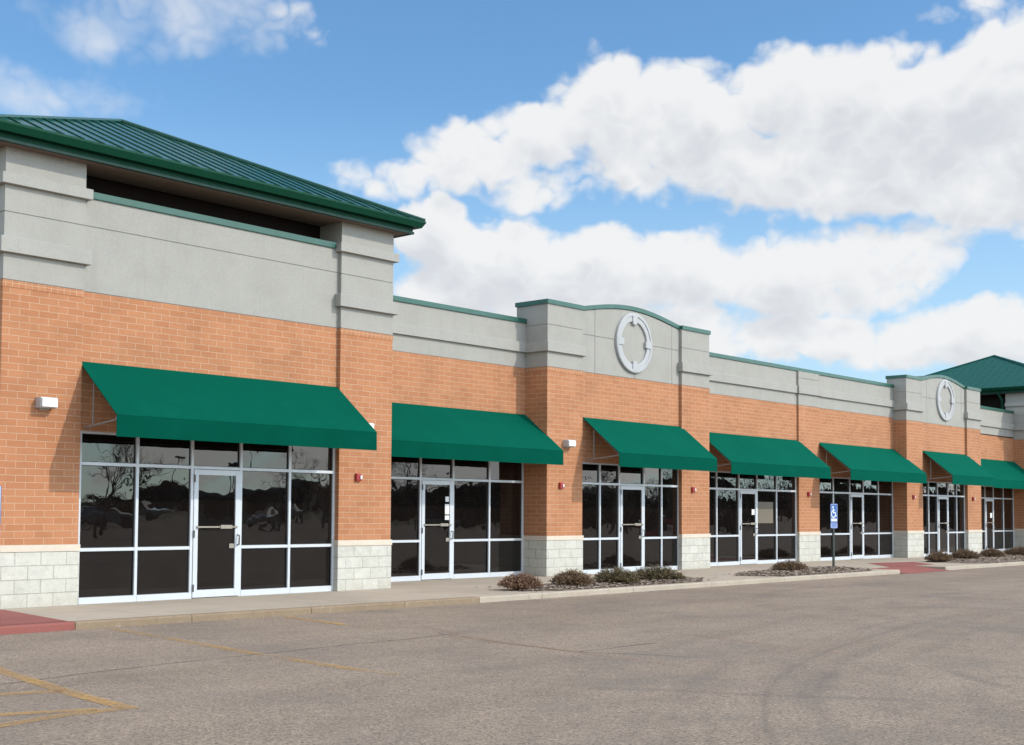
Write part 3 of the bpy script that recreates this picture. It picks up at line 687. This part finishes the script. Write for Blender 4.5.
part(MB().box(9.0, 9.3, 7.0, 15.7, -.1, 5.6), 'side_wall', M['stucco']); part(MB().box(61.2, 61.5, 8.4, 15.7, -.1, 5.6), 'side_wall', M['stucco'])

medallion(25.80, 1.092, 5.645, 'near white ring medallion with four keystones on the first curved gable')
medallion(45.05, 1.357, 5.585, 'far white ring medallion with four keystones on the second curved gable')

# ------------------------------------------------------------------ awnings
def awning(x0, x1, yw, label, pr=1.08, zt=3.69, zf=2.83, zb=2.508, brace=True):
    o = tag(empty('awning', ((x0+x1)/2, yw, zb)), label, 'awning', 'green fabric awnings over the storefronts')
    cx = (x0+x1)/2; N = max(12, int((x1-x0)*6)); K = 8; th = .012
    r2 = random.Random(int(x0*10)); A = (x1-x0)/2
    def pt(i, k):
        u = -A+2*A*i/N; s = k/K
        sag = .010*math.sin(math.pi*s)*(1+.5*math.sin(u*2.1+x0)) + .004*mnoise.noise(Vector((u*1.3, s*2, x0)))
        if i in (0, N) or k in (0, K): sag *= .2
        return Vector((u, -.004-(pr-.004)*s, (zt-zb)+(zf-zt)*s)) - Vector((0, -.63, .77))*sag*1.0
    m = MB(); nrm = Vector((0, -(zt-zf), pr)).normalized()
    vs = [pt(i, k) for i in range(N+1) for k in range(K+1)]; vb = [p-nrm*th for p in vs]; n1 = len(vs); W = K+1; fs = []
    for i in range(N):
        for k in range(K):
            q = (i*W+k, i*W+k+1, (i+1)*W+k+1, (i+1)*W+k); fs.append(q); fs.append(tuple(n1+j for j in reversed(q)))
    for k in range(K):
        fs.append((k, n1+k, n1+k+1, k+1)); e = N*W; fs.append((e+k, e+k+1, n1+e+k+1, n1+e+k))
    m.add(vs+vb, fs); m.build('canopy', M['fabric'], o)
    v = MB(); nz = 4
    def vp(i, k):
        u = -A+2*A*i/N; s = k/nz
        return Vector((u, -pr+.003-.004*s+.003*mnoise.noise(Vector((u*1.7, s, x0+3)))*s, (zf-zb)*(1-s)))
    vs = [vp(i, k) for i in range(N+1) for k in range(nz+1)]; vb = [p+Vector((0, .010, 0)) for p in vs]; n1 = len(vs); W = nz+1; fs = []
    for i in range(N):
        for k in range(nz):
            q = (i*W+k, i*W+k+1, (i+1)*W+k+1, (i+1)*W+k); fs.append(q); fs.append(tuple(n1+j for j in reversed(q)))
        fs.append((i*W+nz, n1+i*W+nz, n1+(i+1)*W+nz, (i+1)*W+nz))
    for k in range(nz):
        fs.append((k, n1+k, n1+k+1, k+1)); e = N*W; fs.append((e+k, e+k+1, n1+e+k+1, n1+e+k))
    v.add(vs+vb, fs); v.build('valance', M['fabric'], o)
    f = MB(); nb = max(2, round((x1-x0)/1.7)); zz = zf-zb-.05; g = .014
    f.box(-A+.01, A-.01, -pr+.03, -pr+.03+2*g, zz-g, zz+g); f.box(-A+.01, A-.01, -.045, -.045+2*g, zt-zb-.09, zt-zb-.09+2*g); f.box(-A+.01, A-.01, -pr+.03, -pr+.03+2*g, .03, .03+2*g)
    for i in range(nb+1):
        u = (-A+.09)+(2*A-.18)*i/nb
        f.tube([(u, -.03, zz-.10), (u, -pr+.04, zz)], g, 6)
        f.tube([(u, -.03, zt-zb-.06), (u, -pr+.05, zf-zb-.05)], g, 6)
        f.tube([(u, -.27, zz-.08), (u, -.27, zt-zb-.30)], g*.8, 6)
    f.build('frame', M['galv'], o)
    return o
awning(10.265, 15.385, .08, 'largest green awning, on the tower wall beside the white wall light')
awning(16.9, 22.445, 1.67, 'second green awning, tucked between the tower and the first gable pier', pr=1.12)
awning(23.81, 27.93, 1.092, 'green awning directly below the near ring medallion')
awning(29.65, 35.17, 1.75, 'green awning just past the near medallion section, its open end by the pier')
awning(36.34, 41.80, 1.75, 'green awning behind the blue parking sign, ending at the second gable pier', pr=1.13)
awning(43.10, 46.95, 1.357, 'short green awning directly below the far ring medallion')
awning(48.9, 53.87, 2.2, 'farthest green awning, against the far corner tower')

# ------------------------------------------------------------------ lamps, alarms, notices, signs
def wall_lamp(x, y, z, label):
    o = tag(empty('wall_lamp', (x, y, z)), label, 'wall lamp', 'white box lamps on the brick piers')
    MB().prism_yz([(-.15, -.075), (0, -.075), (0, .085), (-.15, .085)], -.135, .135).build('housing', M['lampg'], o, bevel=.008)
    MB().box(-.122, .122, -.185, -.1515, -.062, .072).build('lens', M['lampw'], o, bevel=.01)
    MB().box(-.08, .08, -.012, .0, -.10, -.0755).build('back_plate', M['lampg'], o)
wall_lamp(9.66, 0, 3.0, 'white box lamp on the nearest tower pier'); wall_lamp(15.94, 0, 2.98, 'white box lamp half hidden behind the end of the largest awning'); wall_lamp(23.12, 1.012, 3.03, 'white box lamp on the first gable pier')
def alarm(x, y, z, label):
    o = tag(empty('fire_alarm', (x, y, z)), label, 'fire alarm', 'red horn strobes on the piers')
    MB().prism_yz([(-.055, -.065), (0, -.075), (0, .075), (-.055, .065)], -.065, .065).build('housing', M['red'], o, bevel=.008)
    MB().box(.008, .052, -.082, -.0555, -.034, .034).build('strobe', M['strobe'], o, bevel=.006)
    MB().box(-.052, -.006, -.060, -.0555, -.045, .045).build('horn_grille', M['red'], o)
for x, y, lab in ((15.83, 0, 'red fire alarm on the tower pier below the largest awning'), (22.90, 1.012, 'red fire alarm on the first gable pier under the white lamp'), (28.31, 1.012, 'red fire alarm on the pier between the third and fourth awnings'),
                  (35.66, 1.69, 'red fire alarm on the mid pier beside the parking sign'), (42.17, 1.277, 'red fire alarm on the near pier of the second medallion section'), (47.29, 1.277, 'farthest red fire alarm, on the pier before the last storefront')):
    alarm(x, y, 2.06, lab)
def sheet_of_paper(name, x0, x1, y, z0, z1, mat, label):
    m = MB(); n = 5
    for i in range(n):
        a, b = i/n, (i+1)/n; f = lambda s: -.002-.004*math.sin(s*3.1)
        m.add([(x0+(x1-x0)*a, y+f(a), z0), (x0+(x1-x0)*b, y+f(b), z0), (x0+(x1-x0)*b, y+f(b), z1), (x0+(x1-x0)*a, y+f(a), z1)], [(0,1,2,3)])
    tag(m.build(name, mat), label, 'notice', 'papers taped to the glass')
yd2 = 1.69-.012+.02
sheet_of_paper('paper_notice', 19.85, 19.96, yd2, 1.66, 1.77, M['paper'], 'small white paper highest on the second door')
sheet_of_paper('paper_notice', 19.84, 19.98, yd2, 1.39, 1.61, M['paper'], 'larger white sheet in the middle of the second door glass')
sheet_of_paper('paper_notice', 19.84, 19.97, yd2, 1.27, 1.365, M['paper'], 'small white paper lowest of three on the second door')
sheet_of_paper('window_poster', 32.86, 33.74, 1.80, 1.18, 1.80, M['poster'], 'large tan poster on the fourth storefront beside its door')
sheet_of_paper('paper_notice', 32.50, 32.66, 1.775, 1.42, 1.58, M['paper'], 'white paper on the fourth door beside the tan poster')
sheet_of_paper('paper_notice', 51.35, 51.56, 2.225, 1.36, 1.55, M['paper'], 'white paper on the farthest door')

def parking_sign(loc, rz, label):
    o = tag(empty('accessible_parking_sign', loc, rz), label, 'parking sign', 'blue accessible parking signs')
    MB().box(-.03, .03, -.02, .02, -.15, 1.74).build('post', M['post'], o, bevel=.004)
    def plate(name, w, z0, z1, mat):
        r = .025; p = []
        for cx, cz, a0 in ((w-r, z1-r, 0), (-w+r, z1-r, 90), (-w+r, z0+r, 180), (w-r, z0+r, 270)):
            for k in range(5): a = R(a0+k*22.5); p.append((cx+r*math.cos(a), cz+r*math.sin(a)))
        return MB().prism_xz(p, -.026, -.021).build(name, mat, o)
    pl = plate('sign_plate', .135, 1.23, 1.73, M['sign_blue']); plate('lower_plate', .13, 1.075, 1.222, M['sign_pale'])
    y = -.0285; b = MB()                                # white border line and legend bar
    for x0, x1, z0, z1 in ((-.122, .122, 1.712, 1.718), (-.122, .122, 1.243, 1.249), (-.122, -.116, 1.249, 1.712), (.116, .122, 1.249, 1.712)): b.box(x0, x1, y, y+.002, z0, z1)
    b.box(-.105, .105, y, y+.002, 1.268, 1.33); b.build('border', M['sign_white'], pl)
    s = MB(); ox, oz = -.01, 1.36                       # wheelchair symbol
    def disc(cx, cz, r): s.prism_xz([(cx+r*math.cos(2*math.pi*k/18), cz+r*math.sin(2*math.pi*k/18)) for k in range(18)], y, y+.002)
    disc(ox-.02, oz+.305, .034)
    a0, a1, ro, ri = R(115), R(395), .115, .085; n = 20; wc = (ox+.0, oz+.105)
    for k in range(n):
        t0, t1 = a0+(a1-a0)*k/n, a0+(a1-a0)*(k+1)/n
        s.prism_xz([(wc[0]+ro*math.cos(t0), wc[1]+ro*math.sin(t0)), (wc[0]+ro*math.cos(t1), wc[1]+ro*math.sin(t1)), (wc[0]+ri*math.cos(t1), wc[1]+ri*math.sin(t1)), (wc[0]+ri*math.cos(t0), wc[1]+ri*math.sin(t0))], y, y+.002)
    def bar(x0, z0, x1, z1, w, dy=0):
        d = Vector((x1-x0, z1-z0)).normalized(); nn = Vector((-d.y, d.x))*w/2
        s.prism_xz([(ox+x0+nn.x, oz+z0+nn.y), (ox+x0-nn.x, oz+z0-nn.y), (ox+x1-nn.x, oz+z1-nn.y), (ox+x1+nn.x, oz+z1+nn.y)], y-.0006*dy, y+.002)
    bar(-.018, .262, -.008, .13, .034, 1); bar(-.012, .215, .075, .215, .024, 2); bar(-.01, .138, .088, .138, .030, 3); bar(.088, .145, .125, .035, .028, 4); bar(.120, .040, .150, .050, .022, 5)
    s.v = [((px_-ox)*.78+ox-.012, py_, (pz_-oz)*.92+oz) for px_, py_, pz_ in s.v]
    s.build('wheelchair_symbol', M['sign_white'], pl)
    lb = MB()
    for z in (1.105, 1.135, 1.165, 1.19): lb.box(-.095, .095, -.0285, -.0265, z, z+.012)
    lb.build('legend_bars', M['sign_blue'], o)
    return o
parking_sign((31.76, -1.19, .0), R(-14), 'blue accessible parking sign on a dark post in the second mulch bed')
parking_sign((7.70, -2.35, 0.0), R(0), 'blue accessible parking sign cut off by the edge of the photo by the red ramp')

# ------------------------------------------------------------------ across the lot (seen in the window glass)
def bare_tree_mesh(seed, h):
    r2 = random.Random(seed); m = MB(); crown = MB()
    def grow(mb, p, d, L, r, lev):
        pts = [p]; n = 4 if lev < 3 else 2
        for i in range(n):
            d = (d+Vector((r2.gauss(0, .13), r2.gauss(0, .13), r2.gauss(.05, .08)))).normalized(); pts.append(pts[-1]+d*L/n)
        mb.tube(pts, [r*(1-.45*i/n) for i in range(n+1)], 6 if lev < 2 else 3, False)
        if lev >= 5 or r < .006: return
        for k in range(4 if lev < 2 else 3):
            a = r2.uniform(0, 6.28); s = r2.uniform(.45, .85); q = Vector((math.cos(a), math.sin(a), 0)); q = (q-d*q.dot(d)).normalized()
            j = min(n, int(n*r2.uniform(.5, 1.0))+1) if lev < 4 else n
            grow(crown, pts[j], (d+q*s).normalized(), L*r2.uniform(.6, .82), r*.52, lev+1)
    grow(m, Vector((0,0,-.2)), Vector((0,0,1)), h*.32, h*.022, 0)
    return m.mesh('trunk', M['bark']), crown.mesh('crown', M['bark'])
TV = [bare_tree_mesh(3, 9), bare_tree_mesh(11, 8)]
for i, (x, y, v, s, rz) in enumerate(((35.7, -42, 0, .72, .3), (48, -40, 1, .80, 1.9), (64, -45, 0, .9, 3.0), (81, -41, 1, .85, 4.0), (95, -46, 1, .95, 5.0), (72, -60, 1, 1.0, .8), (112, -44, 0, 1.0, 2.2))):
    o = tag(empty('bare_tree', (x, y, -.12), rz), 'leafless tree across the parking lot, seen reflected in the shop windows', 'tree', 'leafless trees across the lot'); o.scale = (s,)*3
    for nm, me in zip(('trunk', 'crown'), TV[v]): c = bpy.data.objects.new(nm, me); col.objects.link(c); c.parent = o
lp = tag(empty('lamp_post', (55.6, -65, ZA)), 'tall dark lot lamp post with a flat head, seen reflected in the shop windows', 'lamp post', 'lamp posts of the lot')
MB().tube([(0,0,0),(0,0,.8)], .28, 16).build('footing', M['kerb_pale'], lp); MB().tube([(0,0,.8),(0,0,7.2)], [.09, .06], 10).build('pole', M['post'], lp); MB().box(-.7, .7, -.2, .2, 7.2, 7.4).build('lamp_head', M['post'], lp, bevel=.02)
for x, y in ((75.8, -99.7), (82, -95), (105, -62), (120, -52)):
    c = copy_tree(lp); c.location = (x, y, ZA)
cb = tag(empty('canopy_building', (97, -114, -.12), .6), 'low pale building under a wide flat canopy across the lot, seen reflected in the windows', 'building')
MB().box(-5, 5, -6, 3, 0, 3.2).build('wall', M['beige'], cb); MB().box(-7.5, 7.5, -7, 8, 3.2, 4.0).build('roof', M['greyroof'], cb, bevel=.25)
for x in (-6.5, 6.5):
    for y in (-6.5, 6.5): MB().box(x-.2, x+.2, y-.2, y+.2, 0, 3.2).build('canopy_post', M['beige'], cb)
for x in (-3, 0, 3): MB().box(x-1.3, x+1.3, 3.0, 3.03, .8, 2.6).build('window', M['glass'], cb)
def car_meshes():
    b = MB(); w = .88
    prof = [(-2.15,.32),(2.15,.32),(2.2,.62),(2.1,.86),(1.2,1.0),(-1.7,1.02),(-2.2,.9),(-2.22,.5)]
    n = len(prof); vs = [(x,-w,z) for x, z in prof]+[(x,w,z) for x, z in prof]
    b.add(vs, [tuple(range(n)), tuple(range(2*n-1, n-1, -1))]+[(i, i+n, (i+1) % n+n, (i+1) % n) for i in range(n)])
    c = MB(); g0 = [(1.15,-.8,1.0),(-1.75,-.8,1.02),(-1.75,.8,1.02),(1.15,.8,1.0)]; g1 = [(.3,-.62,1.46),(-1.2,-.62,1.48),(-1.2,.62,1.48),(.3,.62,1.46)]
    c.add(g0+g1, [(4,7,6,5),(0,4,5,1),(1,5,6,2),(2,6,7,3),(3,7,4,0)])
    wh = []
    for x in (-1.35, 1.35):
        for y in (-.80, .80): wh.append((x, y))
    wm = MB().tube([(0,-.1,0),(0,.1,0)], .33, 20)
    rf = MB().box(-1.15, .25, -.6, .6, 1.485, 1.51)
    return b, c, wh, wm, rf
cb_, cc_, wh_, wm_, rf_ = car_meshes(); wmesh = wm_.mesh('wheel', M['rubber']); gmesh = cc_.mesh('cabin_glass', M['glass'])
for x, y, rz, mt, cn in ((39, -57, .9, 'car_red', 'red'), (45, -60, 2.6, 'car_grey', 'dark grey'), (51, -66, .9, 'car_grey', 'grey'), (80, -58, .7, 'car_grey', 'far grey'), (62, -62, 2.4, 'car_grey', 'second grey'), (99, -50, .8, 'car_red', 'second red')):
    o = tag(empty('parked_car', (x, y, ZA), rz), cn+' sedan parked across the lot, seen reflected in the shop windows', 'car', 'cars parked across the lot')
    cb_.build('body', M[mt], o, bevel=.08); g = bpy.data.objects.new('cabin_glass', gmesh); col.objects.link(g); g.parent = o; rf_.build('roof', M[mt], o)
    for q in wh_: wv = bpy.data.objects.new('wheel', wmesh); col.objects.link(wv); wv.parent = o; wv.location = (q[0], q[1], .33)
wd = MB(); r2 = random.Random(9)
def wood_top(a, x, y):
    return (3.0+3.0*min(1, max(0, (a+52)/14)))*(1+.30*mnoise.noise(Vector((x*.05, y*.05, 0)))+.30*mnoise.noise(Vector((x*.21, y*.21, 4))))
ring_ = []
for k in range(386):                                     # the dense undergrowth inside the wood
    a = -85+.2*k; q = []
    for rad in (158, 166): x, y = rad*math.cos(R(a))+10, rad*math.sin(R(a))-5; q.append((x, y, .82*wood_top(a, x, y)+r2.uniform(-.25, .25)))
    ring_.append(q)
for A, B in zip(ring_, ring_[1:]):
    lo = lambda p: (p[0], p[1], -.3)
    wd.add([lo(A[0]), lo(B[0]), B[0], A[0], B[1], A[1], lo(B[1]), lo(A[1])], [(0,1,2,3), (3,2,4,5), (5,4,6,7)])
for i in range(60000):
    a = r2.uniform(-85, -8); rad = r2.uniform(150, 172); x, y = rad*math.cos(R(a))+10, rad*math.sin(R(a))-5
    top = wood_top(a, x, y)
    p = Vector((x, y, r2.uniform(-.05, 1)*top)); s = r2.uniform(.25, .55)*(.7 if p.z < top*.7 else .30)
    d = Vector((r2.gauss(0,1), r2.gauss(0,1), r2.gauss(0,1))).normalized()*s; e = d.cross(Vector((r2.gauss(0,1), r2.gauss(0,1), r2.gauss(0,1))).normalized())
    wd.add([p-d, p+e, p+d, p-e], [(0,1,2,3)])
tag(wd.build('far_wood', M['wood']), 'distant line of trees beyond the lot, seen reflected in the shop windows', 'wood', kind='stuff')

# ------------------------------------------------------------------ light and sky
S = Vector((.47, -.95, .775)).normalized()
sun = bpy.data.objects.new('sun', bpy.data.lights.new('sun', 'SUN')); col.objects.link(sun)
sun.data.energy = 2.55; sun.data.angle = R(.53); sun.data.color = (1.0, .915, .80); sun.rotation_euler = S.to_track_quat('Z', 'Y').to_euler()
world = bpy.data.worlds.new('World'); scene.world = world; world.use_nodes = True
t = NT(world.node_tree); bg = world.node_tree.nodes['Background']
sky = t.node('ShaderNodeTexSky'); sky.sky_type = 'NISHITA'; sky.sun_disc = False
sky.sun_elevation = math.asin(S.z); sky.sun_rotation = math.atan2(S.x, S.y); sky.air_density = 1.0; sky.dust_density = .25; sky.ozone_density = 1.6
def azel(px, py):
    d = fw + rt*((px-512)/FPX) - up*((py-449.97)/FPX); d.normalize()
    return math.degrees(math.atan2(d.y, d.x)), math.degrees(math.asin(d.z))
PXD = 1293.757*math.pi/180          # pixels per degree
blobs = [  # cloud heaps as seen from the lot: centre, half sizes (pixels of the photograph, turned into azimuth/elevation here), thickness
 (850,112,92,62,1.2),(775,95,60,40,1.2),(960,120,120,66,1.2),(1020,85,70,60,1.2),(1060,150,90,70,1.2),(690,112,66,50,1.1),(615,110,66,52,1.1),(545,135,66,36,1.0),(470,160,66,34,.9),(395,180,60,22,.6),
 (640,165,90,36,.8),(760,165,110,44,1.1),(880,180,140,40,1.2),(560,185,90,22,.5),(985,190,90,38,1.2),(1018,40,48,30,.9),(985,3,45,13,.35),
 (430,232,46,36,1.3),(495,262,90,42,1.3),(590,270,100,40,1.2),(680,272,90,40,1.1),(770,275,100,40,1.0),(850,262,90,36,.9),(915,246,50,26,.6),(560,320,120,34,.9),(440,310,60,44,1.1),(850,300,80,24,.7),(680,320,100,24,.6),
 (790,338,110,24,.9),(720,350,60,18,.7),(900,348,60,22,.8),(985,332,80,30,1.1),(1040,330,60,30,1.1),
 (180,6,120,40,.34),(120,30,70,34,.22),(235,0,70,26,.32),(60,92,95,26,.24),(5,98,75,30,.28),(-30,90,60,30,.3)]
g = bpy.data.node_groups.new('cloud_density', 'ShaderNodeTree')
g.interface.new_socket('P', in_out='INPUT', socket_type='NodeSocketVector'); g.interface.new_socket('Density', in_out='OUTPUT', socket_type='NodeSocketFloat')
tg = NT(g); gi = tg.node('NodeGroupInput'); go = tg.node('NodeGroupOutput')
P0 = gi.outputs[0]
wa = tg.vmath('SCALE', tg.vmath('SUBTRACT', tg.noise(P0, .42, 3, .55, out=1), (.5,.5,.5)), 1.9)
Pw = tg.vmath('ADD', P0, tg.vmath('MULTIPLY', wa, (1, .8, 0)))
acc = None
for (px, py, rx, ry, wt) in blobs:
    az, el = azel(px, py)
    q = tg.vmath('MULTIPLY', tg.vmath('SUBTRACT', Pw, (az, el, 0)), (PXD/rx/1.12, PXD/ry/1.12, 0))
    d = tg.math('ADD', tg.math('MULTIPLY', tg.math('SUBTRACT', 1.0, tg.vmath('DOT_PRODUCT', q, q, out=1)), max(wt, .3)), min(0.0, wt-.3))
    acc = d if acc is None else tg.math('SMOOTH_MAX', acc, d, .22)
# elsewhere in the sky: scattered clouds
gen = tg.math('MULTIPLY', tg.math('SUBTRACT', tg.noise(tg.vmath('MULTIPLY', P0, (1, 1.6, 1)), .055, 4, .5), .46), 7.0)
sp = tg.node('ShaderNodeSeparateXYZ'); tg.l.new(P0, sp.inputs[0])
inside = tg.math('MULTIPLY', tg.maprange(tg.math('ABSOLUTE', tg.math('SUBTRACT', sp.outputs[0], 41.7)), 26, 32, 1, 0), tg.maprange(sp.outputs[1], 23, 28, 1, 0))
gen = tg.math('SUBTRACT', gen, tg.math('MULTIPLY', inside, 9.0))
acc = tg.math('MAXIMUM', tg.math('MAXIMUM', acc, -3.0), gen)
def billow(sc, det, off):                         # rounded puffs with creases between them
    n = tg.noise(tg.vmath('ADD', tg.vmath('MULTIPLY', P0, (1, 1.2, 1)), off), sc, det, .5, dist=.25)
    return tg.math('SUBTRACT', tg.math('ABSOLUTE', tg.math('SUBTRACT', tg.math('MULTIPLY', n, 2.0), 1.0)), .15)
fb = tg.math('SUBTRACT', tg.noise(tg.vmath('MULTIPLY', P0, (1, 1.15, 1)), .40, 9, .60), .5)
spx = tg.node('ShaderNodeSeparateXYZ'); tg.l.new(P0, spx.inputs[0])
lump = tg.math('ADD', tg.math('ADD', tg.math('MULTIPLY', billow(.26, 1, (3, 1, 0)), 1.05), tg.math('MULTIPLY', billow(.75, 1.5, (1, 7, 0)), .60)), tg.math('MULTIPLY', fb, 1.10))
lump = tg.math('MULTIPLY', lump, tg.maprange(spx.outputs[0], 50, 53.5, 1.0, .45))       # thinner, smoother cloud away from the bank
dens = tg.math('SUBTRACT', tg.math('ADD', acc, lump), .10)
tg.l.new(dens, go.inputs[0])
gv = t.node('ShaderNodeTexCoord').outputs['Generated']
sp = t.node('ShaderNodeSeparateXYZ'); t.l.new(t.vmath('NORMALIZE', gv), sp.inputs[0])
az = t.math('MULTIPLY', t.math('ARCTAN2', sp.outputs[1], sp.outputs[0]), 180/math.pi); el = t.math('MULTIPLY', t.math('ARCSINE', sp.outputs[2]), 180/math.pi)
cv = t.node('ShaderNodeCombineXYZ'); t.l.new(az, cv.inputs[0]); t.l.new(el, cv.inputs[1])
def D(vec):
    n = t.node('ShaderNodeGroup'); n.node_tree = g; t.l.new(vec, n.inputs[0]); return n.outputs[0]
d0 = D(cv.outputs[0]); d1 = D(t.vmath('ADD', cv.outputs[0], (-.35, 1.25, 0)))
alpha = t.math('MULTIPLY', t.maprange(d0, -.10, .50, 0, 1, True), t.maprange(az, 50, 53.5, 1.0, .66))
shade = t.maprange(d1, .30, 1.40, 0, 1.0, True)
elh = t.maprange(el, 2, 22, 1, 0)
tint = t.mix(shade, (7.95, 8.0, 8.05), (6.2, 6.4, 6.75))
skyc = t.mix(1.0, sky.outputs[0], (1.02, 1.40, 1.60), 'MULTIPLY')
skyc = t.mix(t.maprange(el, 1, 19, .68, 0, True), skyc, (5.4, 7.0, 8.5))      # pale haze low in the sky
away = t.maprange(t.math('ABSOLUTE', t.math('SUBTRACT', az, 41.7)), 30, 75, 0, 1, True)   # whole sky outside the view brightened to fill the shade
tint = t.mix(t.maprange(el, 26, 55, 0, .6, True), tint, t.mix(1.0, tint, 1.5, 'MULTIPLY'))
fin = t.mix(t.math('MULTIPLY', alpha, .97), skyc, tint)
fin = t.mix(away, fin, t.mix(1.0, fin, (1.98, 1.90, 1.78), 'MULTIPLY'))
# bright haze low in the sky under the sun
glow = t.math('MULTIPLY', t.maprange(t.math('ABSOLUTE', t.math('ADD', az, 58.0)), 25, 70, 1, 0, True), t.maprange(el, 14, 34, 1, 0, True))
fin = t.mix(glow, fin, t.mix(1.0, fin, (1.85, 1.90, 1.93), 'MULTIPLY'))
t.l.new(fin, bg.inputs['Color']); bg.inputs['Strength'].default_value = .10
scene.view_settings.view_transform = 'Standard'; scene.view_settings.look = 'None'; scene.view_settings.exposure = 0.17; scene.view_settings.gamma = 1.0; scene.view_settings.use_curve_mapping = False
scene.render.engine = 'CYCLES'; scene.cycles.max_bounces = 6; scene.cycles.use_denoising = True; scene.cycles.sample_clamp_indirect = 6
